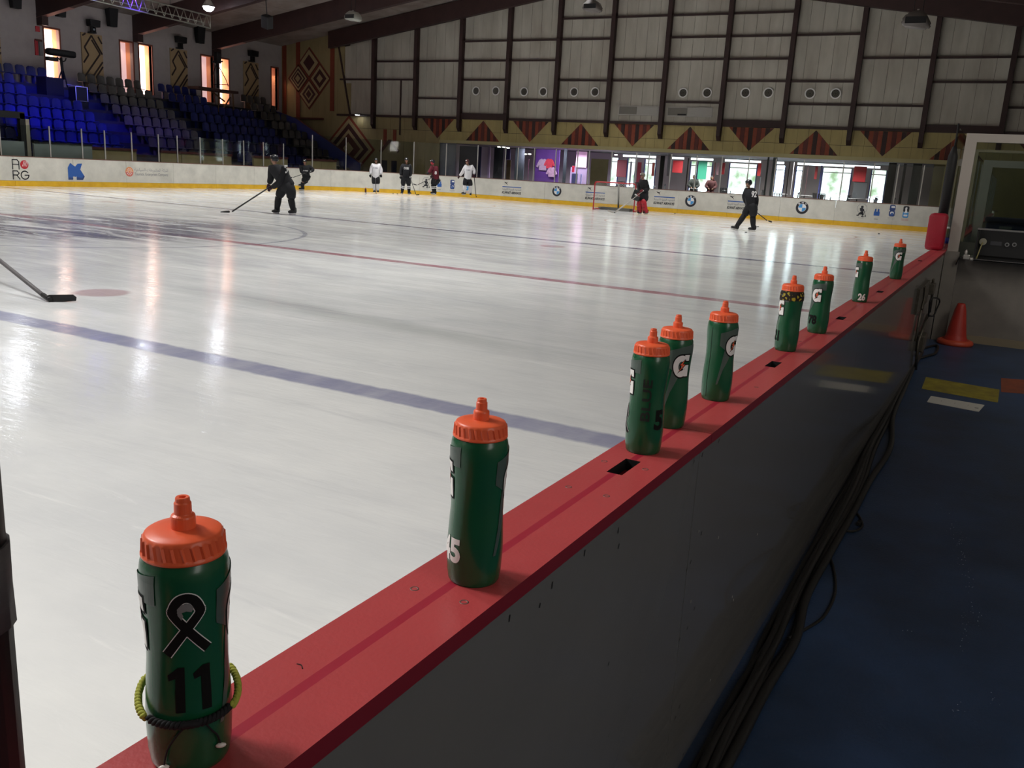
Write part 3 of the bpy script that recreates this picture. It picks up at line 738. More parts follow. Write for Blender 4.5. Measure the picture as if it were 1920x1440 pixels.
# painted floor marks and the loose white card
def flat_quad(name, px4, z, m, parent=None, th=.0015):
    P4 = [atz(x, y, z) for x, y in px4]; bm = nb()
    a = [bm.verts.new((p.x, p.y, z+th)) for p in P4]; b = [bm.verts.new((p.x, p.y, z)) for p in P4]
    bm.faces.new(a); bm.faces.new(b[::-1])
    for i in range(4): bm.faces.new((a[i], b[i], b[(i+1) % 4], a[(i+1) % 4]))
    bmesh.ops.recalc_face_normals(bm, faces=bm.faces)
    return finish(name, bm, m, parent)
flr = bpy.data.objects['floor']
flat_quad('yellow_floor_patch', [(1736, 707), (1874, 731), (1871, 755), (1728, 729)], FZ, mat('yellow floor paint', (158, 146, 44), .5, var=.25, vscale=12, var2=(116, 104, 36)), flr)
flat_quad('orange_floor_patch', [(1877, 709), (1990, 718), (1990, 744), (1877, 735)], FZ, mat('orange floor paint', (150, 74, 44), .5, var=.25, vscale=12, var2=(110, 56, 38)), flr)
card = flat_quad('floor_card', [(1745.5, 743), (1846, 760), (1835, 772.5), (1738, 754)], FZ, mat('white card', (206, 204, 196), .5), None, .003)
tag(card, 'long white card lying on the blue floor by the yellow patch', 'card')
p = atz(1831, 765, FZ+.0032); bm = nb(); box(bm, p.x-.012, p.y-.012, FZ+.003, p.x+.012, p.y+.012, FZ+.0036); finish('print', bm, M_gr, card)
for px in (1765, 1790, 1815):
    p = atz(px, 743+(px-1745)*.17+6, FZ); bm = nb(); box(bm, p.x-.001, p.y-.025, FZ+.003, p.x+.001, p.y+.025, FZ+.0034); finish('print', bm, M_gr, card)
# trail of pale chips and droplets across the floor
bm = nb(); rnd = random.Random(5)
trail = [(1762, 955, 3), (1785, 985, 12), (1800, 1010, 18), (1805, 1045, 18), (1812, 1075, 10), (1818, 1100, 6), (1826, 1150, 6), (1808, 1167, 8), (1808, 1200, 8), (1833, 1160, 4), (1798, 1330, 9), (1860, 1310, 6), (1700, 1180, 3), (1525, 1160, 4)]
for px, py, n_ in trail:
    for _ in range(n_):
        p = atz(px+rnd.gauss(0, 5), py+rnd.gauss(0, 9), FZ); r_ = rnd.uniform(.0006, .0022); k = rnd.randint(3, 5); a0_ = rnd.random()*6
        lo = [bm.verts.new((p.x+r_*math.cos(a0_+i*2*PI/k), p.y+r_*math.sin(a0_+i*2*PI/k), FZ)) for i in range(k)]; tp = bm.verts.new((p.x, p.y, FZ+r_*.8))
        for i in range(k): bm.faces.new((lo[i], lo[(i+1) % k], tp))
o = finish('ice_chips', bm, mat('ice chips', (190, 196, 206), .25)); tag(o, 'trail of tiny pale ice chips on the blue floor', 'ice chips', kind='stuff')

# cables along the foot of the wall
M_cab = mat('black cable jacket', (26, 25, 24), .5, var=.2, vscale=30)
def cable(label, pts, r, group='black cables along the bench wall'):
    P = []
    for (px, py, dz) in pts: p = atz(px, py, FZ+r+dz); P.append((p.x, p.y, FZ+r+dz))
    bm = nb(); tube(bm, smoothcurve(P, 8), r, 8); o = finish('floor_cable', bm, M_cab); tag(o, label, 'cable', group); return o
def edge(py): return 1296+(1440-py)/1.872         # image x of the wall foot at a row
rows = [1480, 1380, 1290, 1200, 1120, 1040, 960, 900, 840, 780, 730, 690, 660]
specs = [(.0, .009, 'thin black cable tight against the foot of the wall', 1, 0), (.16, .012, 'black cable second from the wall foot', 2, 0), (.34, .012, 'black cable third from the wall foot', 3, .0),
         (.52, .013, 'black cable fourth from the wall foot', 4, .0), (.7, .011, 'black cable fifth from the wall foot', 5, .0), (.9, .014, 'outermost thick black cable of the bundle', 6, .0), (.45, .010, 'black cable lying on top of the bundle', 7, .024), (.25, .010, 'thin cable riding over the inner ones', 8, .022)]
for off, r_, lab, sd, dz in specs:
    rr_ = random.Random(sd*11); pts = []
    for i, py in enumerate(rows):
        wdt_ = 8+60*((py-600)/880)                   # bundle width in the photograph at that row
        bump_ = (18 if off > .5 else 5)*math.exp(-((py-930)/45)**2) + (20 if off > .65 else 0)*math.exp(-((py-1230)/60)**2) + (22 if off > .8 else 0)*math.exp(-((py-840)/40)**2)
        pts.append((edge(py)+4+r_*400*((py-560)/900)+off*wdt_+bump_+rr_.uniform(-.13, .13)*wdt_, py, dz))
    cable(lab, pts, r_*1.15)
cable('thin cable looping out across the floor from the bundle', [(1530, 1078, .02), (1548, 1036, .0), (1562, 1062, 0), (1566, 1110, 0), (1545, 1155, 0), (1510, 1180, 0), (1478, 1197, .02)], .0055, None)
cable('short cable loop with a small plug beside the bundle', [(1560, 985, .0), (1585, 958, .0), (1606, 962, 0), (1617, 985, 0), (1600, 996, 0), (1575, 992, .01)], .0055, None)
bm = nb(); p = atz(1610, 984, FZ); box(bm, p.x-.008, p.y-.02, FZ, p.x+.01, p.y+.015, FZ+.02, bevel=.003); o = finish('cable_plug', bm, M_black); tag(o, 'small black plug on the short cable loop', 'plug')
cable('black cable curling at the foot of the gate latch', [(1716, 660, .02), (1735, 652, .0), (1757, 648, 0), (1754, 662, 0), (1736, 668, 0), (1712, 676, 0)], .012, None)

# near dark stanchion at the left edge of the view, wrapped with tape
pn = (L1+.04, .0)
def build_post():
    # stands on the cap (X fixed); its right edge is seen at these pixels
    ys_ = []
    for (u, v) in ((4, 900), (22, 1140), (50, 1430)):
        d = ray(u, v); h = Vector((d.x, d.y)).normalized(); ys_.append((.030+h.y*(-.598))/h.x if abs(h.x) > 1e-6 else 0)
    return 0, -.598, sum(ys_)/3
_e, PX_, PY_ = build_post()
st = empty('near_stanchion', (PX_, PY_, BH), label='black stanchion with grey tape at the left edge beside the nearest bottle', cat='post')
bm = nb(); tube(bm, [(0, 0, 0), (0, 0, .75)], .03, 18); finish('post', bm, M_black, st)
def at_vert(px, py): # height where the sight line passes the stanchion
    d = ray(px, py); t = (PX_*d.x+PY_*d.y)/(d.x**2+d.y**2); return CAM.z+d.z*t-BH
za, zb2 = at_vert(8, 1160), at_vert(8, 1010)
bm = nb(); tube(bm, [(0, 0, za), (0, 0, (za+zb2)/2), (0, 0, zb2)], [.0325, .0318, .0322], 18); finish('tape_wrap', bm, mat('grey cloth tape', (76, 72, 74), .6, var=.2, vscale=60, stretch=(1, 1, 4)), st)

# ------------------------------------------------------------------ the squeeze bottles
def body_r(th, z, R=1):
    prof = [(0, .0335), (.004, .0355), (.02, .0374), (.05, .0384), (.08, .0374), (.105, .0358), (.125, .0353), (.15, .0366), (.175, .0385), (.19, .0388), (.2, .0372), (.206, .034)]
    for (za_, ra), (zb_, rb) in zip(prof, prof[1:]):
        if z <= zb_: t = (z-za_)/(zb_-za_); t = t*t*(3-2*t); r = ra+(rb-ra)*t; break
    else: r = prof[-1][1]
    k = math.exp(-((z-.1)/.05)**2)                     # softly squared grip
    c, s = abs(math.cos(th*1)), abs(math.sin(th*1)); n = 2+1.3*k
    se = (c**n+s**n)**(-1/n)
    return r*(1+(se-1)*.55)*(1-.02*k)
def bottle_parts():
    t = empty('squeeze_bottle', (0, 0, 0))
    bm = nb(); seg = 48; zs = [0, .001, .003, .008, .016, .03, .045, .06, .075, .09, .105, .12, .135, .15, .165, .178, .188, .195, .2, .204, .206]
    rings = [[bm.verts.new((body_r(2*PI*k/seg, z)*math.cos(2*PI*k/seg), body_r(2*PI*k/seg, z)*math.sin(2*PI*k/seg), z)) for k in range(seg)] for z in zs]
    for A, B in zip(rings, rings[1:]):
        for k in range(seg): bm.faces.new((A[k], A[(k+1) % seg], B[(k+1) % seg], B[k]))
    bm.faces.new(rings[0][::-1]); bm.faces.new(rings[-1])
    finish('body', bm, M_green, t, True)
    # screw cap with gripping flutes
    bm = nb(); seg = 130; P = [(.0358, .2042), (.0366, .2052), (.0366, .2072), (.0353, .2085), (.0345, .2205), (.0341, .2216), (.0330, .2240), (.0312, .2252), (.022, .2266), (.0109, .2274)]
    rings = []
    for i, (r, z) in enumerate(P):
        row = []
        for k in range(seg):
            tw = 2*PI*(k-(1.5 if i >= 4 else 0))/seg
            fl = (.0010 if (k % 5) == 0 else -.0006) if 3 <= i <= 4 else 0
            row.append(bm.verts.new(((r+fl)*math.cos(tw), (r+fl)*math.sin(tw), z)))
        rings.append(row)
    for A, B in zip(rings, rings[1:]):
        for k in range(seg): bm.faces.new((A[k], A[(k+1) % seg], B[(k+1) % seg], B[k])).smooth = A is not rings[3]
    bm.faces.new(rings[0][::-1]); bm.faces.new(rings[-1])
    finish('cap', bm, M_orange, t)
    bm = nb(); lathe(bm, [(.0108, .2268), (.0106, .2372), (.0100, .2388), (.0078, .2402), (.0076, .2408), (.0074, .2500), (.0064, .2512), (.0062, .2545), (.0056, .2554), (.0030, .2552), (.0028, .251), (0, .251)], 28, smooth=False)
    finish('nozzle', bm, M_orange, t)
    return t
def decal(t, name, mats_, draw, ang, zc, lift=.0007, label=None):
    """flat drawing (u right, v up, metres) wrapped on the bottle at angle ang and height zc"""
    bm = nb(); draw(bm)
    for ax in (0, 1):
        for i in range(-24, 25):
            co = Vector((i*.003, 0, 0)) if ax == 0 else Vector((0, i*.006, 0)); no = Vector((1, 0, 0)) if ax == 0 else Vector((0, 1, 0))
            bmesh.ops.bisect_plane(bm, geom=bm.verts[:]+bm.edges[:]+bm.faces[:], plane_co=co, plane_no=no, dist=1e-6)
    for v in bm.verts:
        u, vv, lay = v.co.x, v.co.y, v.co.z; th = ang+u/.0375; z = zc+vv
        r = body_r(th, z)+lift+lay; v.co = (r*math.cos(th), r*math.sin(th), z)
    bmesh.ops.recalc_face_normals(bm, faces=bm.faces)
    o = finish(name, bm, mats_, t)
    if label: o['label'] = label
    return o
DM = [M_w, M_k, M_gr, M_orange, mat('muted grey green stripe', (74, 88, 82), .35), mat('faded black print', (12, 26, 20), .8)]
def fl_(lay=0, sx=1, sy=1): return lambda u, v: (u*sx, v*sy, lay)
def draw_num(s, w_, h_, mi):
    def d(bm): text_fit(bm, s, 0, 0, w_, h_, fl_(), mi, .045)
    return d
def draw_g(bm):
    poly(bm, [(-.034, .032), (.0, .044), (.034, .05), (.034, .022), (.006, .022), (.002, -.012), (-.02, -.06), (-.03, -.1), (-.034, -.1), (-.026, -.05), (-.02, -.01), (-.034, .0)], fl_(0), 4)
    def g(sc_, lay, mi):
        r1, r0 = .0155*sc_, .0062/sc_
        a0, a1 = math.radians(52), math.radians(330)
        n = 26
        for i in range(n):
            t0, t1 = a0+(a1-a0)*i/n, a0+(a1-a0)*(i+1)/n
            poly(bm, [(r0*math.cos(t0)*.8, r0*math.sin(t0)*1.3), (r1*math.cos(t0)*.86, r1*math.sin(t0)*1.18), (r1*math.cos(t1)*.86, r1*math.sin(t1)*1.18), (r0*math.cos(t1)*.8, r0*math.sin(t1)*1.3)], fl_(lay), mi)
        e = (sc_-1)*.014
        poly(bm, [(.0-e, .002+e), (.0-e, -.004-e), (.006, -.004-e), (.006, -.017-e), (.0135+e, -.017-e), (.0135+e, .002+e)], fl_(lay), mi)
        poly(bm, [(.004-e, .019+e), (.0135+e, .019+e), (.0135+e, .009-e), (.008-e, .009-e)], fl_(lay), mi)
    v0_ = set(bm.verts); g(1.14, .0002, 1); g(1.0, .0004, 0)
    poly(bm, [(-.006, -.013), (.001, .0), (-.004, .001), (.006, .013), (.003, .004), (.008, .003), (-.002, -.009)], fl_(.0006), 1)
    poly(bm, [(-.004, -.009), (.002, .001), (-.002, .002), (.005, .011), (.002, .0035), (.006, .003), (-.001, -.006)], fl_(.0008), 3)
    for v in bm.verts:
        if v not in v0_: v.co.x *= 1.36; v.co.y *= 1.36
def place_bottle(nx, ny, label, rot, decals, src):
    p = atz(nx, ny, BH+.2545); t = src if src else bottle_parts()
    t.location = (p.x, p.y, BH); 
    camang = math.atan2(-p.y, -p.x)                      # direction towards the viewer
    t.rotation_euler = (0, 0, camang+math.radians(rot))
    tag(t, label, 'bottle', 'green squeeze bottles on the red cap')
    for kind, dg_, zc, arg in decals:
        a = math.radians(dg_-rot)                        # degrees to the right of the side facing the viewer
        if kind == 'g': decal(t, 'printed_emblem', DM, draw_g, a, .146)
        elif kind == 'num': decal(t, 'printed_number', DM, draw_num(arg[0], arg[1], arg[2], arg[3]), a, zc, label='%s number %s' % ('white' if arg[3] == 0 else 'black', arg[0]))
        elif kind == 'elevens':
            def d11(bm):
                for ox in (-.0088, .0088):
                    K1 = 1.4; poly(bm, [(q_*1.25, w__*K1) for q_, w__ in [(ox-.0022, -.0155), (ox+.0042, -.0155), (ox+.0042, .0155), (ox-.0005, .0155), (ox-.0075, .0105), (ox-.0068, .0065), (ox-.0022, .008)]], fl_(), 1)
            decal(t, 'printed_number', DM, d11, a, zc, label='black number 11')
        elif kind == 'name':
            def dn(bm): text_fit(bm, 'BLUE', 0, 0, .086, .019, lambda u, v: (-v, u, 0), 5, .02)
            decal(t, 'printed_name', DM, dn, a, zc, label='faded black name printed upright')
        elif kind == 'ribbon': decal(t, 'printed_ribbon', [M_w, M_k, M_gr], draw_ribbon, a, zc, label='black ribbon mark with a thin white outline')
    return t
def draw_ribbon(bm):
    def band(sc_, lay, mi):
        pts = []; n = 14
        L_ = [(-.0145, -.020), (-.004, -.006), (.0085, .010), (.0085, .0155), (.005, .0215), (0, .0235), (-.005, .0215), (-.0085, .0155), (-.0085, .010), (.004, -.006), (.0145, -.018)]
        P = [Vector((a, b, 0)) for a, b in L_]; P = smoothcurve(P, 4); w_ = .0033*sc_
        for a, b in zip(P, P[1:]):
            d = (b-a); n_ = Vector((-d.y, d.x, 0)).normalized()*w_; e = d.normalized()*.0006
            poly(bm, [((a-n_-e).x, (a-n_-e).y), ((b-n_+e).x, (b-n_+e).y), ((b+n_+e).x, (b+n_+e).y), ((a+n_-e).x, (a+n_-e).y)], fl_(lay), mi)
    band(1.22, 0, 0); band(1, .0003, 1)
    poly(bm, [(-.0058, .0105), (-.006, .0155), (-.003, .019), (.002, .0195), (.005, .016), (.0035, .0125), (.0, .0135), (-.003, .0125), (-.002, .0095), (-.0035, .0065), (-.0045, .0085)], fl_(.0005), 2)
    for v in bm.verts: v.co.x *= 1.2; v.co.y *= 1.25
proto = bottle_parts()
plain = []
def fresh():
    if not plain: plain.append(1); return proto
    r = proto_root.copy(); C.objects.link(r)
    for ch in proto_children: c = ch.copy(); C.objects.link(c); c.parent = r
    return r
proto_root = proto; proto_children = list(proto.children)
B11 = place_bottle(342, 933, 'nearest green bottle with black number 11, ribbon print and cord bracelet', 0, [('g', -92, 0, 0), ('g', 92, 0, 0), ('ribbon', 0, .148, 0), ('elevens', 4, .088, 0)], fresh())
place_bottle(904, 748, 'green bottle with white number 45, second from the viewer', 6, [('g', -90, 0, 0), ('g', 90, 0, 0), ('num', -58, .051, ('45', .038, .036, 0))], fresh())
place_bottle(1226, 617, 'green bottle with a black upright name, in front of its twin', -8, [('g', -80, 0, 0), ('name', -2, .115, 0), ('num', 44, .075, ('5', .022, .042, 1)), ('ribbon', -84, .065, 0)], fresh())
place_bottle(1273, 591, 'green bottle showing a large emblem, half hidden behind the one with the name', 14, [('g', 26, 0, 0), ('g', -150, 0, 0)], fresh())
B6 = place_bottle(1361, 565, 'green bottle with an upright seam, standing alone fifth from the viewer', -12, [('g', 48, 0, 0)], fresh())
B21 = place_bottle(1490, 517, 'green bottle with a patterned band under its lid and black number 21', 16, [('g', -62, 0, 0), ('num', -64, .052, ('21', .03, .036, 1))], fresh())
place_bottle(1548, 500, 'green bottle with black number 78 and a white emblem facing the viewer', -18, [('g', -30, 0, 0), ('num', -36, .052, ('78', .034, .036, 1))], fresh())
place_bottle(1625, 470, 'green bottle with white number 26 at its foot', 10, [('g', -66, 0, 0), ('num', 14, .028, ('26', .036, .036, 0))], fresh())
place_bottle(1690, 448, 'farthest green bottle with a white emblem, nearest the crimson pad', -14, [('g', 0, 0, 0)], fresh())
# seam on the fifth bottle
a = math.radians(-40+12); bm = nb()
tube(bm, [((body_r(a, z)+.0002)*math.cos(a), (body_r(a, z)+.0002)*math.sin(a), z) for z in [i*.01 for i in range(1, 20)]], .0006, 5); finish('seam', bm, mat('dark seam', (10, 48, 28), .5), B6)
# patterned band
bm = nb(); seg = 40
rows_ = [[bm.verts.new(((body_r(2*PI*k/seg, z)+.0012)*math.cos(2*PI*k/seg), (body_r(2*PI*k/seg, z)+.0012)*math.sin(2*PI*k/seg), z+.001*math.sin(k*1.3))) for k in range(seg)] for z in (.173, .185, .197, .2035)]
for A, B in zip(rows_, rows_[1:]):
    for k in range(seg): bm.faces.new((A[k], A[(k+1) % seg], B[(k+1) % seg], B[k])).smooth = True
mb = mat('patterned cloth', (24, 20, 16), .9); nt = mb.node_tree
tc = nt.nodes.new('ShaderNodeTexCoord'); vo = nt.nodes.new('ShaderNodeTexVoronoi'); vo.feature = 'DISTANCE_TO_EDGE'; vo.inputs['Scale'].default_value = 70
mr = nt.nodes.new('ShaderNodeMapRange'); mr.inputs[1].default_value = .18; mr.inputs[2].default_value = .26; mx = nt.nodes.new('ShaderNodeMix'); mx.data_type = 'RGBA'
nt.links.new(tc.outputs['Object'], vo.inputs['Vector']); nt.links.new(vo.outputs[0], mr.inputs[0]); nt.links.new(mr.outputs[0], mx.inputs[0])
mx.inputs[6].default_value = (*lin((34, 24, 18)), 1); mx.inputs[7].default_value = (*lin((176, 156, 40)), 1); nt.links.new(mx.outputs[2], nt.nodes['Principled BSDF'].inputs['Base Color'])
finish('cloth_band', bm, mb, B21)
# paracord bracelet hanging round the nearest bottle
br = empty('cord_bracelet', B11.location.copy(), B11.rotation_euler.z, label='black and yellow cord bracelet looped round the nearest bottle', cat='bracelet')
seg = 96; P = []
for k in range(seg):
    th = 2*PI*k/seg; front = .5+.5*math.cos(th); z = .072-.016*front; r = body_r(th, max(.01, z))+.0034+.002*(1-front)*.5+ (.002 if abs(math.sin(th)) > .8 else 0)
    P.append((r*math.cos(th), r*math.sin(th), z))
for name, k0, k1, m_ in (('yellow_section', 14, 34, mat('yellow cord weave', (168, 170, 66), .8)), ('black_section', 34, 62, M_blackg), ('yellow_section', 62, 82, MATS['yellow cord weave']), ('black_section', 82, 111, M_blackg)):
    bm = nb()
    pts = [Vector(P[k % seg]) for k in range(k0, k1)]
    for s_ in (0, PI):                                   # two strands twisted together
        Q = []
        for i, p in enumerate(smoothcurve(pts, 3)):
            rad = Vector((p.x, p.y, 0)).normalized(); a = i*.75+s_; Q.append(p+rad*.0016*math.cos(a)+Vector((0, 0, .0022))*math.sin(a))
        tube(bm, Q, .0021, 6)
    tube(bm, pts, .0022, 6)
    finish(name, bm, m_, br)
for (u0, u1, z1) in ((-.004, -.024, .012), (.012, .026, .025)):
    pts = [(u0, .054), (u0+(u1-u0)*.35, .045), (u0+(u1-u0)*.75, .03 if u1 < 0 else .036), (u1, z1)]; Q = []
    for u, z in pts: th = u/.038; r = body_r(th, z)+.0028; Q.append((r*math.cos(th), r*math.sin(th), z))
    tb('cord_end', smoothcurve(Q, 5), .0009, M_blackg, br, 6)
    e = Vector(Q[-1]); bm = nb(); bmesh.ops.create_icosphere(bm, subdivisions=2, radius=.0026)
    for v in bm.verts: v.co = Vector((v.co.x, v.co.y*1.9, v.co.z*.9))+e+Vector((.001, 0, -.001))
    finish('bead', bm, mat('white bead', (222, 214, 208), .3), br, True)
tb('cord_knot', smoothcurve([(body_r(-.15, .055)+.004, -.006, .056), (body_r(0, .055)+.0062, 0, .058), (body_r(.15, .055)+.004, .007, .056)], 4), .003, M_blackg, br, 8)

# ------------------------------------------------------------------ end wall
YW = 46.0; XW = -43.0; RX = -18.3
def roof(X): return 11.4 - .156*abs(X-RX)          # underside of the frames
def ez(px, py): p = aty(px, py, YW); return p.z
wall = empty('wall_end', (0, 0, 0), kind='structure')
GZ = 4.40                                          # bottom girt
colx = [aty(x, y, YW).x for x, y in ((702.7, 234), (780.5, 237), (863, 244), (950, 247), (1040.5, 250), (1138, 253), (1239, 256), (1348.6, 259), (1466.7, 263), (1592, 266), (1726, 270), (1880, 230))]
colx.append(colx[-1]+3.12); colx.append(colx[-1]+3.12)
bays = [(-37.9, colx[0])] + list(zip(colx, colx[1:]))
bm = nb(); 
vs0 = [(-43.5, 2.98), (8, 2.98), (8, roof(8)+1.5), (RX, roof(RX)+1.5), (-43.5, roof(-43.5)+1.5)]
prism(bm, vs0, lambda u, v: (u, YW+.1, v), lambda u, v: (u, YW+.25, v)); finish('backing', bm, M_gap, wall)
rs = random.Random(2)
def clad_panel(x0, x1, z0, z1a, z1b):
    bm = nb(); y = YW+rs.uniform(-.006, .006)
    prism(bm, [(x0, z0), (x1, z0), (x1, z1b), (x0, z1a)], lambda u, v: (u, y, v), lambda u, v: (u, YW+.1, v))
    bmesh.ops.recalc_face_normals(bm, faces=bm.faces); return finish('cladding_panel', bm, M_clad, wall)
for bi, (a, b) in enumerate(bays):
    n = 5
    for k in range(n):
        x0, x1 = a+(b-a)*k/n+.006, a+(b-a)*(k+1)/n-.006
        if bi == 0:                                  # cut by the raking edge at the left
            zl = GZ
            clad_panel(max(x0, -37.4), max(x1, -37.39), GZ, roof(x0)+.2, roof(x1)+.2) if x1 > -37.4 else None
        else: clad_panel(x0, x1, GZ, roof(x0)+.2, roof(x1)+.2)
bm = nb(); prism(bm, [(-38.3, GZ), (-37.4, GZ), (-37.4, roof(-37.4)+.1), (-38.3, roof(-38.3)+.1)], lambda u, v: (u, YW+.02, v), lambda u, v: (u, YW+.1, v)); finish('cladding_panel', bm, M_clad, wall)
# left, raking brown edge and yellow boarding
def bar3(name, a, b, wd, dp, m, parent, y=None):
    """flat bar in the end wall plane between (x,z) points"""
    y = YW if y is None else y
    a, b = Vector((a[0], 0, a[1])), Vector((b[0], 0, b[1])); d = (b-a).normalized(); n_ = Vector((-d.z, 0, d.x))*wd/2
    bm = nb(); prism(bm, [((a-n_).x, (a-n_).z), ((b-n_).x, (b-n_).z), ((b+n_).x, (b+n_).z), ((a+n_).x, (a+n_).z)], lambda u, v: (u, y-dp, v), lambda u, v: (u, y, v))
    bmesh.ops.recalc_face_normals(bm, faces=bm.faces); return finish(name, bm, m, parent)
# yellow planks: upper band and the left part
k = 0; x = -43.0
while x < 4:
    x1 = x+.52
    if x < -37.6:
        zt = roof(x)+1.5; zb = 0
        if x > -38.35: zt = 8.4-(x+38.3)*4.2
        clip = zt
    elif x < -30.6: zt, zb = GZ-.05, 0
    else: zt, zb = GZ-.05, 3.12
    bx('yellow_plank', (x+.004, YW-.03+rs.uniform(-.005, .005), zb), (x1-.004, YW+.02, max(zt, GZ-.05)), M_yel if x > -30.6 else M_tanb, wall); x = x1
bar3('raking_edge', (-38.25, 8.45), (-37.3, GZ), .1, .09, M_beam, wall)
bx('lower_lip', (-30.5, YW-.12, 2.95), (4, YW-.02, 3.13), mat('cream lip', (178, 166, 122), .6), wall)
bx('joint_line', (-37.4, YW-.036, 3.62), (4, YW-.03, 3.635), M_gap, wall)
for i, cx in enumerate(colx):
    zt = roof(cx)+.2
    bx('column', (cx-.11, YW-.32, GZ-.15), (cx+.11, YW-.03, zt), M_beam, wall)
    bm = nb(); prism(bm, [(YW-.32, GZ-.15), (YW-.03, GZ-.15), (YW-.03, 3.62), (YW-.12, 3.62), (YW-.32, 3.85)], lambda u, v: (cx-.1, u, v), lambda u, v: (cx+.1, u, v)); bmesh.ops.recalc_face_normals(bm, faces=bm.faces)
    finish('column_foot', bm, M_beam, wall)
G = dict(g9=9.68, g8=8.62, g7=7.56, g6=6.52, g5=5.47)
pat = {-1: ('g6',), 0: ('g7', 'g6'), 1: ('g7', 'g5'), 2: ('g8', 'g7', 'g6'), 3: ('g8', 'g7', 'g5'), 4: ('g9', 'g8', 'g6', 'g5'), 5: ('g9', 'g7', 'g6'), 6: ('g9', 'g8', 'g7', 'g5'), 7: ('g9', 'g8', 'g7', 'g6'), 8: ('g8', 'g6', 'g5'), 9: ('g7', 'g5'), 10: ('g7', 'g6'), 11: ('g7', 'g6', 'g5'), 12: ('g7',)}
for bi, (a, b) in enumerate(bays):
    if bi == 0: a = -38.0
    for g in pat[bi-1]:
        if G[g] > roof((a+b)/2)-.1: continue
        aa = -38.1 if bi == 0 else a+.1
        bx('girt', (aa, YW-.13, G[g]-.045), (b-.1, YW-.012, G[g]+.045), M_beam, wall)
    thick = bi in (3, 8, 11)
    bx('base_girt', (a-(.0 if bi else .3), YW-.16, GZ-.07), (b, YW-.012, GZ+(.27 if thick else .05)), M_beam, wall)
x = aty(753, 160, YW).x; bx('conduit', (x-.04, YW-.1, 3.3), (x+.04, YW-.04, 6.5), M_beam, wall)
# striped triangles
def triangle(cx, up):
    t = empty('striped_triangle', (cx, YW-.035, 0)); t.parent = wall
    n = 11; hw = 1.13; z0, z1 = (3.14, GZ-.12) if up else (GZ-.08, 3.2)
    rr_ = random.Random(int(cx*10))
    for k in range(n):
        u0, u1 = -hw+2*hw*k/n, -hw+2*hw*(k+1)/n
        f_ = lambda u: z0+(z1-z0)*(1-abs(u)/hw)
        pts = [(u0+.004, z0)] + ([(0, f_(0))] if u0 < 0 < u1 else []) + [(u1-.004, z0)]
        top = [(u1-.004, f_(u1-.004 if abs(u1) < hw else u1))] + ([(0, f_(0))] if u0 < 0 < u1 else []) + [(u0+.004, f_(u0))]
        pts = [(u0+.004, z0), (u1-.004, z0)] + top
        bm = nb(); dpt = rr_.uniform(.01, .03)
        prism(bm, pts, lambda u, v: (u, -dpt, v), lambda u, v: (u, .004, v)); bmesh.ops.remove_doubles(bm, verts=bm.verts, dist=.0005); bmesh.ops.recalc_face_normals(bm, faces=bm.faces)
        finish('plank', bm, [M_red1, M_red2, M_red1, M_red3, M_red1, M_red2, M_red3, M_red1, M_red2, M_red1, M_red3][(k+int(abs(cx)*7)) % 11], t)
for i in range(1, 12):
    triangle((colx[i]+colx[i+1])/2, i % 2 == 0) if i+1 < len(colx) else None
# round air nozzles
ordn = ['first', 'second', 'third', 'fourth', 'fifth', 'sixth']
proto_v = None
for pi_, pr in enumerate((((893, 170.5), (930, 170.5)), ((983, 172), (1019, 172)), ((1077, 172.5), (1116, 172.5)), ((1281, 174), (1326, 174)), ((1398, 174), (1441, 174)), ((1519, 175.5), (1567, 175.5)))):
    for si, (px, py) in enumerate(pr):
        p = aty(px, py, YW-.03)
        if proto_v is None:
            proto_v = empty('air_nozzle')
            bm = nb(); prof = [(.19, 0), (.25, -.02), (.25, -.05), (.2, -.06), (.185, -.02)]
            for (r0, y0_), (r1, y1_) in zip(prof, prof[1:]):
                for q in range(24):
                    t0, t1 = q/24*2*PI, (q+1)/24*2*PI
                    bm.faces.new([bm.verts.new(v) for v in ((r0*math.cos(t0), y0_, r0*math.sin(t0)), (r0*math.cos(t1), y0_, r0*math.sin(t1)), (r1*math.cos(t1), y1_, r1*math.sin(t1)), (r1*math.cos(t0), y1_, r1*math.sin(t0)))])
            bmesh.ops.remove_doubles(bm, verts=bm.verts, dist=.001); finish('ring', bm, M_w, proto_v)
            bm = nb(); poly(bm, circ(0, 0, .19, 24), lambda u, v: (u, -.012, v), 0); finish('duct', bm, mat('duct dark', (52, 48, 42), .5), proto_v)
            bm = nb(); 
            for rr0 in (.06, .12): ring(bm, 0, 0, rr0, rr0+.02, lambda u, v: (u, -.02, v), 0, 20)
            finish('inner_rings', bm, mat('duct grey', (104, 100, 92), .4, .4), proto_v)['kind'] = 'stuff'
            vv = proto_v
        else: vv = copy_tree(proto_v)
        vv.location = p
        tag(vv, '%s round air nozzle of the %s pair from the left on the end wall' % (('left', 'right')[si], ordn[pi_]), 'vent', 'round air nozzles high on the end wall')
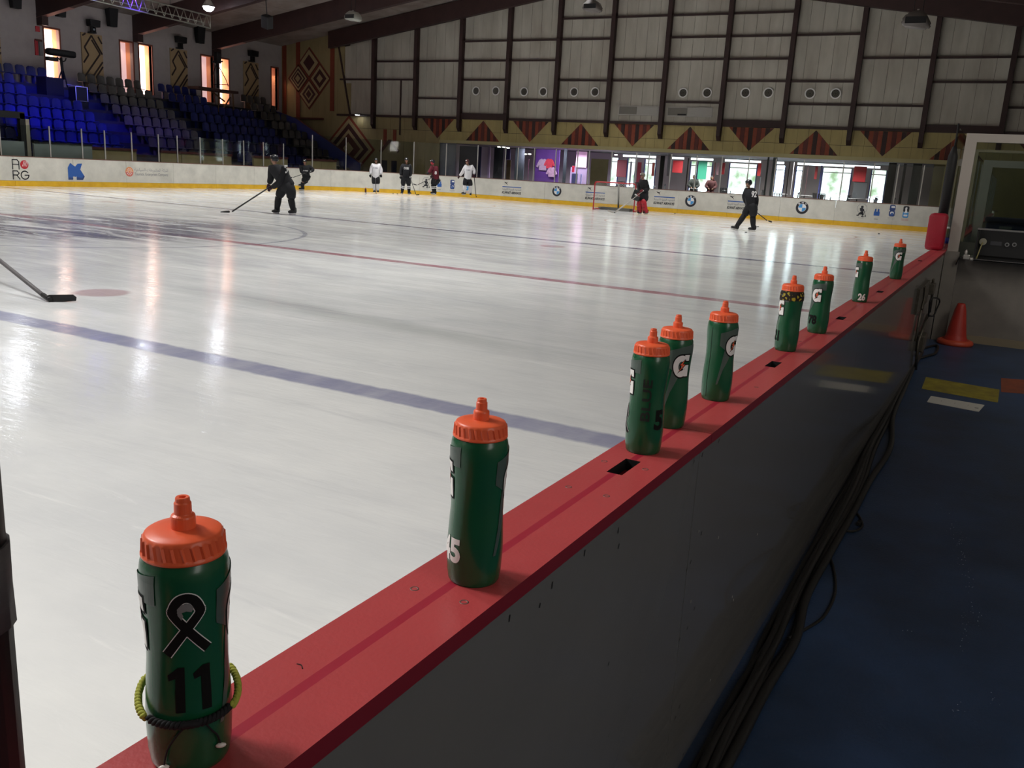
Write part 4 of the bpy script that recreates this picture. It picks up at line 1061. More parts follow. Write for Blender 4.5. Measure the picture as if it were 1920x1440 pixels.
# long grilles
M_grl = mat('grille white', (176, 172, 166), .5); M_grd = mat('grille screen', (120, 116, 108), .6)
for (xa, xb, y0_, y1_, lab) in ((1160, 1238, 200, 215, 'left'), (1251, 1337, 202, 218, 'right')):
    a = aty(xa, y1_, YW); b = aty(xb, y0_, YW); t = empty('air_grille', (0, 0, 0), label='long white air grille low on the end wall, %s of the two' % lab, cat='vent', group='long air grilles')
    z0 = ez((xa+xb)/2, (y0_+y1_)/2)-.24; z1 = z0+.48; mid = a.x+(b.x-a.x)*.45
    bx('frame', (a.x, YW-.06, z0), (b.x, YW-.01, z1), M_grl, t)
    bx('screen', (a.x+.04, YW-.07, z0+.05), (mid, YW-.06, z1-.05), M_grd, t)
    for k in range(5): bx('louvre', (mid+.05, YW-.08, z0+.06+k*.08), (b.x-.04, YW-.06, z0+.11+k*.08), M_grl, t)
    if lab == 'right': bx('gap', (mid-.5, YW-.085, z0+.06), (mid-.05, YW-.07, z0+.13), M_black, t)
# murals of nested diamonds
M_mb = mat('mural brown', (84, 40, 30), .6, var=.15); M_mr = mat('mural red brown', (128, 54, 34), .6, var=.15); M_mc = mat('mural cream', (168, 148, 108), .6, var=.1); M_mm = mat('mural maroon', (70, 34, 34), .6, var=.15)
def diamond(cx, cz, hw, hh, y, m, parent, name='diamond_layer', th=.02):
    bm = nb(); prism(bm, [(cx, cz-hh), (cx+hw, cz), (cx, cz+hh), (cx-hw, cz)], lambda u, v: (u, y-th, v), lambda u, v: (u, y, v)); bmesh.ops.recalc_face_normals(bm, faces=bm.faces)
    return finish(name, bm, m, parent)
Y0 = YW-.035
t = empty('diamond_mural', (0, 0, 0), label='big wooden mural of four nested diamonds on the yellow end wall', cat='mural')
top, bot, lf, rt = aty(582, 88, YW), aty(582, 206, YW), aty(541, 148, YW), aty(622, 150, YW)
cx, cz = (lf.x+rt.x)/2, (top.z+bot.z)/2; hw, hh = (rt.x-lf.x)/2, (top.z-bot.z)/2
diamond(cx, cz, hw, hh, Y0, M_mr, t, 'ground_layer')
for (dx, dz, lay) in ((0, .5, (.42, 'c', .26, 'b')), (-.5, 0, (.40, 'c', .33, 'b', .26, 'c', .2, 'b', .12, 'c')), (.5, 0, (.42, 'c', .3, 'b', .14, 'c')), (0, -.5, (.42, 'c', .31, 'b', .2, 'c', .13, 'b'))):
    y = Y0-.02
    diamond(cx+dx*hw, cz+dz*hh, hw*.46, hh*.46, y, M_mb, t); y -= .012
    for s_, c_ in zip(lay[::2], lay[1::2]): diamond(cx+dx*hw, cz+dz*hh, hw*s_, hh*s_, y, M_mc if c_ == 'c' else M_mm, t); y -= .012
t = empty('diamond_mural', (0, 0, 0), label='lower mural of large nested diamonds behind the corner glass', cat='mural')
ap = aty(655, 216, YW); rc_ = aty(704, 281, YW); cx, cz = ap.x+.02, rc_.z; hw, hh = rc_.x-cx, ap.z-cz; y = Y0
for s_, m_ in ((1, M_mr), (.9, M_mc), (.76, M_mm), (.58, M_mc), (.46, M_mb), (.2, M_mc)):
    diamond(cx, cz, hw*s_, hh*s_, y, m_, t); y -= .012
t = empty('arrow_mural', (0, 0, 0), label='brown wooden arrow shape with two upright bars on the end wall', cat='mural')
a = aty(732, 263, YW); l_ = aty(714, 285, YW); r_ = aty(748, 285, YW)
bar3('rafter', (l_.x, l_.z), (a.x, a.z), .18, .03, M_mb, t, Y0); bar3('rafter', (a.x, a.z), (r_.x, r_.z), .18, .035, M_mb, t, Y0)
for px in (723, 741):
    q = aty(px, 250, YW); bx('upright_bar', (q.x-.12, Y0-.03, a.z-.3), (q.x+.12, Y0, 3.6), M_mr, t); bx('lower_bar', (q.x-.2, Y0-.028, .3), (q.x+.2, Y0, 1.75), M_navy, t)
for px, z0, z1 in ((534.5, 4.0, 8.6), (560, 4.0, 9.0), (624, 4.6, 9.2)):
    q = aty(px, 150, YW); bx('red_strip', (q.x-.16, Y0-.04, z0), (q.x+.16, Y0, z1), M_mr, wall)
a, b = aty(556, 222, YW), aty(608, 227, YW); bx('brown_ledge', (a.x, YW-.3, a.z-.05), (b.x, YW-.03, a.z+.06), M_mb, wall)
# small lamp on the wall
q = aty(670, 215, YW-.4); lp_ = empty('wall_lamp', q, label='small lit lamp at the left end of the bottom girt', cat='lamp')
bm = nb(); lathe(bm, [(0, .09), (.12, .07), (.2, 0), (.17, -.02)], 16); finish('shade', bm, M_alu, lp_)
bm = nb(); lathe(bm, [(0, -.05), (.12, -.03), (.16, .0), (0, .02)], 14); finish('bulb', bm, mat('lit bulb', (255, 255, 255), emit=(240, 246, 255), es=14), lp_)
tb('arm', [(0, 0, .05), (0, .36, .08)], .02, M_beam, lp_)

# ------------------------------------------------------------------ roof: frames, purlins, ceiling boards
FY = [YW-.75, 40.25, 34.72, 29.2, 23.7, 18.2, 12.7, 7.2, 1.7, -3.8]
for i, fy in enumerate(FY):
    xl, xr = XW+.0, 6.5
    if i == 0: xl = -38.4
    dep = 1.15 if i else .95; wd = .3
    bm = nb(); P = [(xl, roof(xl)), (RX, roof(RX)), (xr, roof(xr)), (xr, roof(xr)+dep), (RX, roof(RX)+dep), (xl, roof(xl)+dep)]
    prism(bm, P, lambda u, v: (u, fy-wd/2, v), lambda u, v: (u, fy+wd/2, v)); bmesh.ops.recalc_face_normals(bm, faces=bm.faces)
    o = finish('roof_frame', bm, M_beam); tag(o, kind='structure')
    # pale underside flange seen at the wall end
    if i: 
        bm = nb(); prism(bm, [(XW, roof(XW)-.02), (XW+2.5, roof(XW+2.5)-.02), (XW+2.5, roof(XW+2.5)), (XW, roof(XW))], lambda u, v: (u, fy-.16, v), lambda u, v: (u, fy+.16, v)); finish('flange', bm, mat('pale flange', (150, 110, 104), .6), o)
        bx('haunch', (XW-.0, fy-.16, roof(XW)-.35), (XW+.45, fy+.16, roof(XW)+.2), M_beam, o)
cl_ = empty('ceiling', (0, 0, 0), kind='structure')
def ceil(X): return roof(X)+1.0
rs = random.Random(9)
ybands = [46.0, 43.2, 40.25, 37.5, 34.72, 31.9, 29.2, 26.4, 23.7, 18.2, 12.7, 7.2, 1.7, -3.8]
xs = [XW+.0+i*2.06 for i in range(13)]; xs[-1] = RX; xr_ = [RX+i*2.06 for i in range(13)]; xr_[-1] = 6.5
for y1, y0 in zip(ybands, ybands[1:]):
    for S in (xs, xr_):
        for xa, xb in zip(S, S[1:]):
            bm = nb(); e = rs.uniform(-.006, .006); g_p = .012
            prism(bm, [(xa+g_p, ceil(xa)+e), (xb-g_p, ceil(xb)+e), (xb-g_p, ceil(xb)+.05), (xa+g_p, ceil(xa)+.05)], lambda u, v: (u, y0+g_p, v), lambda u, v: (u, y1-g_p, v)); bmesh.ops.recalc_face_normals(bm, faces=bm.faces)
            finish('ceiling_board', bm, M_ceil, cl_)
bm = nb(); P = [(XW-.5, ceil(XW)+.06), (RX, ceil(RX)+.06), (6.8, ceil(6.8)+.06), (6.8, ceil(6.8)+.3), (RX, ceil(RX)+.3), (XW-.5, ceil(XW)+.3)]
prism(bm, P, lambda u, v: (u, -8, v), lambda u, v: (u, YW+.3, v)); bmesh.ops.recalc_face_normals(bm, faces=bm.faces); finish('roof_deck', bm, M_gap, cl_)

# ------------------------------------------------------------------ left wall with lit niches
wl = empty('wall_left', (0, 0, 0), kind='structure')
wins = [(29.37, 30.22), (33.72, 34.55), (34.92, 35.78), (39.25, 40.2), (40.62, 41.4), (45.0, 45.62), (28.0, 28.0)]
wins = [w_ for w_ in wins if w_[1] > w_[0]]; WZ0, WZ1 = 4.55, 7.15
older = [(23.9, 24.7), (22.7, 23.5)]
allw = sorted(older+wins)
ycur = -8
for (a, b) in allw+[(YW, YW)]:
    y = ycur
    while y < a-1e-4:                                 # plastered bays
        y2 = min(a, y+5.5); bx('wall_bay', (XW-.25, y, 0), (XW, y2, roof(XW)+1.1), M_white, wl); y = y2
    if b > a: bx('wall_bay', (XW-.25, a, 0), (XW, b, WZ0), M_white, wl); bx('wall_bay', (XW-.25, a, WZ1), (XW, b, roof(XW)+1.1), M_white, wl)
    ycur = b
M_peach = mat('peach niche paint', (238, 176, 134), .8); M_wfr = mat('reddish window frame', (120, 64, 48), .6)
M_pane = mat('daylit blind', (255, 255, 255), .9, emit=(255, 226, 214), es=4); M_pane2 = mat('hazy blind', (200, 180, 180), .9, emit=(206, 170, 170), es=1.0)
lab = {29.37: 'window behind the covered camera', 33.72: 'hazy window left of the pair', 34.92: 'bright window right of the pair'}
for i, (a, b) in enumerate(wins+older):
    t = empty('window_%d' % (i+1), (XW, a, 0), kind='structure'); w_ = b-a
    hazy = i in (1, 3, 5)
    bx('reveal', (-.6, -.04, WZ0), (-.02, 0, WZ1), M_peach, t); bx('reveal', (-.6, w_, WZ0), (-.02, w_+.04, WZ1), M_peach, t)
    bx('reveal', (-.6, 0, WZ1), (-.02, w_, WZ1+.04), M_peach, t); bx('sill', (-.6, 0, WZ0-.04), (-.02, w_, WZ0), M_peach, t)
    bx('pane', (-.62, 0, WZ0), (-.6, w_, WZ1), M_pane2 if hazy else M_pane, t)
    for (ya_, yb_, za_, zb_) in ((-.05, .02, WZ0, WZ1), (w_-.02, w_+.05, WZ0, WZ1), (-.05, w_+.05, WZ1-.02, WZ1+.06)): bx('window_frame', (-.02, ya_, za_), (.03, yb_, zb_), M_wfr, t)
    area('niche_light', (XW-.3, a+w_/2, WZ1-.35), (XW-.5, a+w_/2, WZ0), .25, w_*.7, 6 if not hazy else 2.5, (1, .72, .5), 150)
# light of the last niche spilling on the yellow wall
spot('niche_spill', (XW+.1, 45.3, 6.4), (-41.9, YW, 5.4), 14, (1, .5, .26), 80, .9, .3)
# carved boards
M_cb = mat('carved board tan', (168, 142, 106), .6); M_cs = mat('carved board strip', (50, 32, 28), .6)
for i, (a, b) in enumerate(((31.39, 32.6), (36.97, 38.17), (42.55, 43.8), (25.9, 27.1))):
    t = empty('patterned_board', (XW+.03, a, 4.3), label='tan board with dark diamond strips, %s on the left wall' % ('left of the hazy window pair', 'between the two window pairs', 'farthest, beside the last window', 'nearest, before the first window')[i], cat='wall board', group='patterned boards on the left wall')
    W_b, H_b = b-a, 2.93
    bx('board', (0, 0, 0), (.05, W_b, H_b), M_cb, t)
    def st_(p, q, w__=.075):
        p, q = Vector((p[0]*W_b, p[1]*H_b, 0)), Vector((q[0]*W_b, q[1]*H_b, 0)); d = (q-p).normalized(); n_ = Vector((-d.y, d.x, 0))*w__/2
        bm = nb(); prism(bm, [((p-n_).x, (p-n_).y), ((q-n_).x, (q-n_).y), ((q+n_).x, (q+n_).y), ((p+n_).x, (p+n_).y)], lambda u, v: (.05, u, v), lambda u, v: (.075, u, v)); bmesh.ops.recalc_face_normals(bm, faces=bm.faces); finish('strip', bm, M_cs, t)
    for p, q in (((.48, .97), (.12, .76)), ((.48, .97), (.97, .68)), ((.48, .9), (.86, .68)), ((.12, .76), (.3, .64)), ((.3, .64), (.05, .5)), ((.86, .68), (.05, .26)), ((.97, .55), (.3, .2)), ((.97, .47), (.62, .28)), ((.3, .2), (.55, .06)), ((.62, .28), (.78, .2)), ((.78, .2), (.55, .04)), ((.05, .95), (.2, .99)), ((.97, .86), (.8, .97))): st_(p, q)
    fl = empty('wall_floodlight', (XW+.1, a+.52, 7.3), label='black floodlight box above the patterned board %s' % ('left of the hazy window pair', 'between the middle and right window pairs', 'farthest along the left wall', 'nearest along the left wall')[i], cat='floodlight', group='floodlight boxes on the left wall')
    bm = nb(); box(bm, .1, -.27, .25, .45, .27, .58); 
    for v in bm.verts:
        if v.co.z > .5: v.co.y *= 1.12
    finish('housing', bm, M_black, fl); bx('stem', (.15, -.13, 0), (.3, -.05, .25), M_black, fl); bx('stem', (.15, .05, 0), (.3, .13, .25), M_black, fl)
    bx('bracket', (0, -.15, -.06), (.3, .15, .0), M_black, fl)
    if i == 0: o = disc_y('lens', 0, 0, 0, .05, .02, mat('pale lens', (150, 160, 170), .3), fl); o.rotation_euler = (0, 0, PI/2); o.location = (.32, 0, .12)
# dark boxes hanging under the eaves
for i, (px, py, y_) in enumerate(((22, 8, 27.8), (105, 22, 30.1), (202, 36, 33.05), (367, 64, 38.9))):
    bm = nb(); box(bm, -.2, -.28, -.55, .2, .28, .55)
    for v in bm.verts:
        if v.co.z < 0: v.co.x *= .7; v.co.y *= .72
    o = finish('eaves_box', bm, M_black); o.location = (XW+.35, y_, 8.28); tag(o, 'black tapered box under the eaves, %s along the left wall' % ('first', 'second', 'third', 'fourth')[i], 'box', 'tapered boxes under the eaves')
# small red wall boxes near the first window
q = atx(72, 90, XW); t = empty('alarm_box', q, label='red and white alarm fitting on the wall left of the first window', cat='alarm')
bx('red_side', (0, -.2, -.35), (.08, -.06, .35), M_pr, t); bx('white_side', (0, .02, -.35), (.08, .18, .3), M_gr, t); bx('hood', (0, -.18, .3), (.1, .16, .4), M_mb, t)
q = atx(77, 67, XW); bx('cover', (0, -.1, .75), (.06, .1, 1.0), M_pr, t)

# ------------------------------------------------------------------ grandstand
RZ = [4.35-i*.5 for i in range(9)]; RXs = [-42.2+i*.85 for i in range(9)]
Y_S0, Y_S1 = 14.0, 44.0
gs = empty('grandstand', (0, 0, 0), kind='structure')
for i in range(9):
    z = RZ[i]; X = RXs[i]; x0 = XW if i == 0 else X-.42
    bx('tier', (x0, Y_S0, 0), (X+.45, Y_S1, z), M_blued, gs)
    bx('tier_edge', (X+.41, Y_S0, z-.12), (X+.455, Y_S1, z+.004), M_seatd, gs)
bx('walkway', (RXs[-1]+.45, Y_S0, 0), (-34.5, Y_S1, .12), M_seatd, gs)
# raking side wall with rail
P = [(-41.95, 5.85), (-34.75, 1.6), (-34.75, .0), (-36.5, .0), (-43, 3.0), (-43, 5.9)]
sa = aty(554, 222, Y_S1); sb = aty(674, 306, Y_S1)
P = [(-43.0, sa.z+.75), (sa.x, sa.z), (sb.x, sb.z), (sb.x, 0), (-43.0, 0)]
bm = nb(); prism(bm, P[::-1], lambda u, v: (u, Y_S1, v), lambda u, v: (u, Y_S1+.12, v)); bmesh.ops.recalc_face_normals(bm, faces=bm.faces); finish('side_wall', bm, mat('blue side wall', (44, 52, 116), .55), gs)
tb('side_rail', [(sa.x, Y_S1+.06, sa.z+.03), (sb.x, Y_S1+.06, sb.z+.03)], .05, M_mb, gs)
# front parapet panels with dark red rail
M_rail = mat('dark red rail', (84, 36, 34), .5)
gaps = [(15.5, 20.8), (24.2, 29.2), (30.6, 34.9), (35.1, 36.8), (38.4, 41.4)]
y = 14.0
for k, (a, b) in enumerate([(14, 20.2), (24.5, 27.6), (28.9, 31.3), (31.35, 33.2), (34.7, 37.2), (38.6, 41.2)]):
    n = max(1, round((b-a)/1.6))
    for j in range(n): bx('parapet_panel', (-34.5, a+(b-a)*j/n+.01, .1), (-34.4, a+(b-a)*(j+1)/n-.01, 1.5), M_tanb, gs)
    bx('parapet_rail', (-34.54, a, 1.5), (-34.36, b, 1.6), M_rail, gs)
# players' box at the left: portal, grey wall
pb = empty('box_shelter', (-34, 21, 0), label='dark portal and grey wall of the players box behind the far glass', cat='shelter')
M_dk = mat('very dark frame', (18, 17, 20), .7); M_gw = mat('grey box wall', (128, 134, 132), .6)
bx('post', (-.1, -.35, 0), (.1, .0, 2.7), M_dk, pb); bx('post', (-.1, .95, 0), (.1, 1.15, 2.7), M_dk, pb); bx('lintel', (-.1, -.35, 2.5), (.1, 1.15, 2.75), M_dk, pb)
bx('pale_post', (-.1, 1.17, 0), (.1, 1.32, 2.5), mat('beige post', (150, 140, 124), .5), pb)
bx('grey_wall', (0.15, .05, 0), (.25, .95, 1.65), M_gw, pb); bx('grey_wall', (.15, 1.35, 0), (.25, 3.9, 1.62), M_gw, pb); bx('wall_top', (.12, 1.35, 1.62), (.28, 3.9, 1.68), M_dk, pb)
# seats
def seat_mesh():
    bm = nb()
    # back: curved shell, top corners rounded, facing +x
    nu, nv = 6, 6; R_ = []
    for j in range(nv+1):
        v = j/nv; z = .42+.42*v; row = []
        for i in range(nu+1):
            u = -1+2*i/nu; wdt_ = .225*(1 if v < .75 else math.sqrt(max(.05, 1-((v-.75)/.3)**2)))
            row.append((-.16-.05*v+.035*u*u, wdt_*u, z))
        R_.append(row)
    def shell(R_, off):
        A = [[bm.verts.new(p) for p in r] for r in R_]; B = [[bm.verts.new((p[0]+off[0], p[1], p[2]+off[1])) for p in r] for r in R_]
        for M1, fl_p in ((A, False), (B, True)):
            for r0, r1 in zip(M1, M1[1:]):
                for i in range(len(r0)-1):
                    q = (r0[i], r0[i+1], r1[i+1], r1[i]); bm.faces.new(q[::-1] if fl_p else q)
        m_, n_ = len(A), len(A[0])
        bd_ = [(0, i) for i in range(n_)]+[(j, n_-1) for j in range(1, m_)]+[(m_-1, i) for i in range(n_-2, -1, -1)]+[(j, 0) for j in range(m_-2, 0, -1)]
        for (a, b), (c, d) in zip(bd_, bd_[1:]+bd_[:1]): bm.faces.new((A[a][b], B[a][b], B[c][d], A[c][d]))
    shell(R_, (-.025, 0))
    shell([[(-.17+.4*j/3+.0, (-1+2*i/4)*.22*(1 if j < 3 else .93), .43-.02*math.sin(j/3*PI)-(.02 if j == 3 else 0)) for i in range(5)] for j in range(4)], (0, -.03))
    box(bm, -.1, -.04, 0, .02, .04, .41)
    bmesh.ops.recalc_face_normals(bm, faces=bm.faces)
    me = bpy.data.meshes.new('stadium_seat'); bm.to_mesh(me); bm.free()
    for p in me.polygons: p.use_smooth = False
    return me
seat_blue = seat_mesh(); seat_blue.materials.append(M_seatb); seat_grey = seat_mesh(); seat_grey.materials.append(M_seatg)
NTH = ['first', 'second', 'third', 'fourth', 'fifth', 'sixth', 'seventh', 'eighth', 'ninth', 'tenth', 'eleventh', 'twelfth', 'thirteenth', 'fourteenth', 'fifteenth', 'sixteenth']
nthrow = ['top', 'second', 'third', 'fourth', 'fifth', 'sixth', 'seventh', 'eighth', 'lowest']
secs = [('left blue', 20.2, 29.0, seat_blue), ('left grey', 30.05, 34.5, seat_grey), ('right blue', 35.1, 41.1, seat_blue), ('right grey', 41.6, 43.9, seat_grey)]
allseats = []
for nm, a, b, me in secs:
    for i in range(9):
        if nm == 'left blue' and i == 8: continue
        n = int((b-a)/.56)
        for k in range(n):
            y = b-.28-k*.56; X, z = RXs[i], RZ[i]
            d = Vector((X, y, z+.6))-CAM; u = 960+F_PX*d.dot(RT)/d.dot(_F)
            if u < -12: continue
            if i in (1, 2) and 26.6 < y < 30.2: continue
            if i <= 1 and 38.4 < y < 41.2: continue
            allseats.append((d.length, X, y, z, nm, i, me, k))
allseats.sort(key=lambda s_: s_[0]); rs = random.Random(4)
single = allseats[:296]; rest = allseats[296:]
# a missing / folded look: tiny individual turns
for d_, X, y, z, nm, i, me, k in single:
    o = link('stadium_seat', me, None, (X, y, z)); o.rotation_euler = (0, 0, rs.uniform(-.03, .03))
    tag(o, '%s stadium seat, %s from the right in the %s row of the %s section' % ('blue' if me is seat_blue else 'grey', NTH[k], nthrow[i], nm), 'seat', '%s row of the %s section' % (nthrow[i], nm))
for me, nm in ((seat_blue, 'blue'), (seat_grey, 'grey')):
    bm = nb(); n_ = 0
    for d_, X, y, z, n2, i, m2, k in rest:
        if m2 is me:
            tmp = bmesh.new(); tmp.from_mesh(me); bmesh.ops.translate(tmp, verts=tmp.verts, vec=(X, y, z)); mm = bpy.data.meshes.new('tmp'); tmp.to_mesh(mm); tmp.free(); bm.from_mesh(mm); bpy.data.meshes.remove(mm); n_ += 1
    if n_: o = finish('far_seats', bm, M_seatb if nm == 'blue' else M_seatg); tag(o, 'remaining %s plastic seats at the far upper end of the stand' % nm, 'seats', kind='stuff')
    else: bm.free()
# covered television camera on a tripod at the top row, with its case
q = atx(110, 99, -41.7)
tvc = empty('covered_camera', q, label='covered broadcast camera on a stand before the first lit window', cat='camera')
bm = nb(); box(bm, -.2, -.62, -.16, .2, .85, .16, bevel=.1); finish('cover', bm, M_black, tvc, True)
bx('viewfinder', (-.15, -.62, -.42), (.1, -.1, -.24), M_black, tvc)
tb('pan_bar', smoothcurve([(0, -.1, -.2), (0, .1, -.36), (0, .3, -.34), (.0, .38, -.2)], 4), .03, M_black, tvc)
tb('column', [(0, .1, -.2), (0, .14, -.8), (0, .16, 4.7-q.z)], .07, M_black, tvc)
for a_ in (0, 2.1, 4.2): tb('leg', [(0, .16, 4.95-q.z+.3), (.3*math.cos(a_), .16+.35*math.sin(a_), 4.36-q.z)], .03, M_black, tvc)
q = atx(139, 176, -40.6)
o = bx('camera_platform', (-41.75, q.y-1.15, RZ[1]+.005), (-41.0, q.y-.25, RZ[1]+.85), M_dk); tag(o, 'black draped block under the covered camera', 'block')
rk = empty('rack_case', (q.x+.3, q.y, q.z), label='black rack case edged in white tube, in the stand aisle', cat='case')
bx('body', (-.3, -.3, -.31), (.25, .3, .3), M_black, rk)
for ya_ in (-.31, .31):
    tb('edge_tube', [(.27, ya_, -.33), (.27, ya_, .33)], .018, M_w, rk)
tb('edge_tube', [(.27, -.31, .33), (.27, .31, .33)], .018, M_w, rk); tb('edge_tube', [(.27, -.31, -.33), (.27, .31, -.33)], .014, M_gr, rk)
tb('top_bar', [(.27, -.75, .36), (.27, -.31, .34)], .018, M_gr, rk)
# work platform with a rigged mast before the third window pair
def L_(px, py, X=-41.4): p = atx(px, py, X); return (X, p.y, p.z)
pf = empty('camera_scaffold', (0, 0, 0), label='wooden scaffold with a rigged black mast before the third window pair', cat='scaffold')
M_wood = mat('scaffold wood', (110, 78, 46), .7)
a, b = L_(363, 162), L_(438, 172); bx('platform', (-41.9, a[1], a[2]-.12), (-41.0, b[1], a[2]+.02), mat('dark wood', (62, 38, 30), .7), pf)
for (p_, q_) in ((L_(410, 172), L_(410, 210)), (L_(436, 172), L_(438, 208)), (L_(416, 208), L_(432, 182)), (L_(395, 170), L_(421, 190))): tb('strut', [p_, q_], .045, M_wood, pf, 6)
tb('mast', [L_(409, 165), L_(407, 118)], [.09, .06], M_dk, pf)
for p_, q_ in ((L_(405, 122), L_(396, 150)), (L_(396, 150), L_(398, 162)), (L_(410, 124), L_(424, 150)), (L_(424, 150), L_(428, 162)), (L_(396, 158), L_(428, 159))): tb('stay', [p_, q_], .022, M_dk, pf, 6)
q = L_(408, 108); bm = nb(); box(bm, q[0]-.15, q[1]-.16, q[2]-.32, q[0]+.15, q[1]+.16, q[2]+.3, bevel=.05); finish('rig_head', bm, M_dk, pf)
for p_, q_ in ((L_(397, 117), L_(406, 114)), (L_(408, 116), L_(417, 115))): tb('arm', [p_, q_], .05, M_dk, pf, 6)

# ------------------------------------------------------------------ lighting truss and hanging fittings
tr = empty('lighting_truss', (0, 0, 0), label='aluminium lattice truss hanging at the upper left', cat='truss')
XT = -31.5
ta = [atx(180, -25, XT), atx(394, 30, XT)]; tbm = [atx(172, 0, XT), atx(396, 46, XT)]
M_tr = mat('truss aluminium', (150, 150, 140), .35, .7)
dirv = (ta[1]-ta[0]).normalized(); hgt_ = .5
A0 = ta[0]-dirv*5; A1 = ta[1]; dn = Vector((0, 0, -hgt_))
tb('chord', [A0, A1], .03, M_tr, tr, 8); tb('chord', [A0+dn, A1+dn], .03, M_tr, tr, 8)
tb('chord', [A0+dn*.5+Vector((-.45, 0, 0)), A1+dn*.5+Vector((-.45, 0, 0))], .025, M_tr, tr, 8)
n = 26; Ln = (A1-A0).length
for k in range(n):
    s0, s1 = A0+dirv*Ln*k/n, A0+dirv*Ln*(k+1)/n; md = (s0+s1)/2
    tb('lattice_bar', [s0+dn, md], .013, M_tr, tr, 5); tb('lattice_bar', [md, s1+dn], .013, M_tr, tr, 5)
tb('end_bar', [A1, A1+dn], .018, M_tr, tr, 6)
for s_ in (.35, .8):
    p = A0+dirv*Ln*s_; tb('hanger', [p, (p.x, p.y, ceil(p.x))], .012, M_black, tr, 5)
M_lamp = mat('lit floodlight lens', (255, 255, 255), emit=(235, 242, 255), es=55)
def flood(name, loc, label, parent=None):
    t = empty(name, loc, label=label, cat='floodlight', group='lit floodlights over the far side of the ice')
    bm = nb(); lathe(bm, [(.1, .32), (.14, .3), (.3, .02), (.31, 0), (.28, .0)], 18); finish('reflector', bm, M_alu, t)
    bm = nb(); lathe(bm, [(0, -.2), (.12, -.19), (.22, -.12), (.27, .01), (0, .03)], 18); finish('lens', bm, M_lamp, t)
    tb('stem', [(0, 0, .3), (0, 0, ceil(loc[0])-loc[2]-.03)], .02, M_black, t, 6)
    return t
lz = 9.0
for px, py, lab in ((405, 645, 'lit floodlight beside the end of the truss'), (265, 650, 'lit floodlight above the frame, second along the truss'), (30, 700, 'lit floodlight above the frame, third along the truss')):
    P = aty(*{405: (391, 13, 33.5), 265: (238, -14, 28.4), 30: (-28, -70, 22.5)}[px])
    flood('hall_floodlight', tuple(P), lab); lz = P.z
    spot('floodlight_beam', (P.x, P.y, lz-.1), (P.x+4, P.y-3, 0), 160, (.95, .97, 1), 110, .7, .2)
# hanging loudspeakers / high bay fittings
def speaker(px, py, Y, label, s=1.0, m=None, dark=False):
    p = aty(px, py, Y); t = empty('ceiling_speaker', p, label=label, cat='speaker', group='loudspeakers hanging from the roof')
    bm = nb(); prof = [(-.36, -.16), (.3, -.24), (.4, -.1), (.22, .2), (.02, .26), (-.26, .16), (-.4, -.02)]
    prism(bm, [(u*s, v*s) for u, v in prof], lambda u, v: (u, -.28*s, v), lambda u, v: (u, .3*s, v)); bmesh.ops.recalc_face_normals(bm, faces=bm.faces)
    bmesh.ops.bevel(bm, geom=bm.edges[:], offset=.05*s, segments=2, affect='EDGES')
    finish('cabinet', bm, m or mat('speaker shell', (104, 98, 94), .5), t, True)
    bx('grille', (-.28*s, -.3*s, -.12*s), (.28*s, -.27*s, .06*s), M_dk, t)
    for dx in (-.12, .12): tb('wire', [(dx*s, 0, .2*s), (dx*1.4*s, 0, max(.6, ceil(p.x)-p.z))], .012, M_black, t, 5)
    bm = nb(); box(bm, -.03, -.03, .2*s, .03, .03, .3*s); finish('hook', bm, M_alu, t)
speaker(662, 31, 34.0, 'pale loudspeaker hanging below the second roof frame', .9, mat('pale shell', (150, 150, 142), .5))
speaker(1111, 12, 37.0, 'dark loudspeaker hanging at the top centre', 1.0)
speaker(1719, 38, 31.0, 'grey loudspeaker hanging at the top right before the end wall', 1.05)
t_ = aty(501, 41, 34.0); bm = nb(); box(bm, -.22, -.2, -.3, .22, .2, .3, bevel=.05); o = finish('roof_spotlight', bm, M_dk); o.location = t_; o.rotation_euler = (.3, .3, 0); tag(o, 'dark spotlight housing under the second roof frame', 'spotlight')
tb('yoke', [(0, 0, .25), (-.1, 0, 1.2)], .02, M_black, o, 6)

# side wall, back wall and gallery slab that shut the hall behind the viewer
o = bx('wall_right', (6.5, -8, 0), (6.8, YW+.3, 10), M_clad); tag(o, kind='structure')
o = bx('wall_back', (XW-.3, -8.3, 0), (6.8, -8, 13), M_clad); tag(o, kind='structure')
o = bx('wall_bench', (3.4, -8, 0), (3.6, 22, 2.9), M_clad); tag(o, kind='structure')

# ------------------------------------------------------------------ lobby behind the end boards
LY = 54.0; LF = .42
lob = empty('wall_lobby', (0, 0, 0), kind='structure')
M_lf = mat('lobby floor', (96, 88, 84), .4); M_lw = mat('lobby wall', (156, 146, 148), .7); M_lc = mat('lobby ceiling', (92, 90, 94), .8); M_ld = mat('lobby dark column', (40, 44, 48), .5)
bx('lobby_floor', (-31, YW+.1, LF-.1), (5, LY+.3, LF), M_lf, lob); bx('lobby_ceiling', (-31, YW+.3, 2.98), (5, LY+.3, 3.1), M_lc, lob)
bx('side_wall', (-31.1, YW-.0, 0), (-30.9, LY, 3), M_lw, lob); bx('side_wall', (5, YW, 0), (5.1, LY, 3), M_lw, lob)
wn = [0]
M_out = bpy.data.materials.new('sunlit garden seen through the window'); M_out.use_nodes = True; nt = M_out.node_tree; nt.nodes.clear()
oo = nt.nodes.new('ShaderNodeOutputMaterial'); em = nt.nodes.new('ShaderNodeEmission'); tc = nt.nodes.new('ShaderNodeTexCoord'); ns = nt.nodes.new('ShaderNodeTexNoise'); ns.inputs['Scale'].default_value = 1.3; ns.inputs['Detail'].default_value = 8
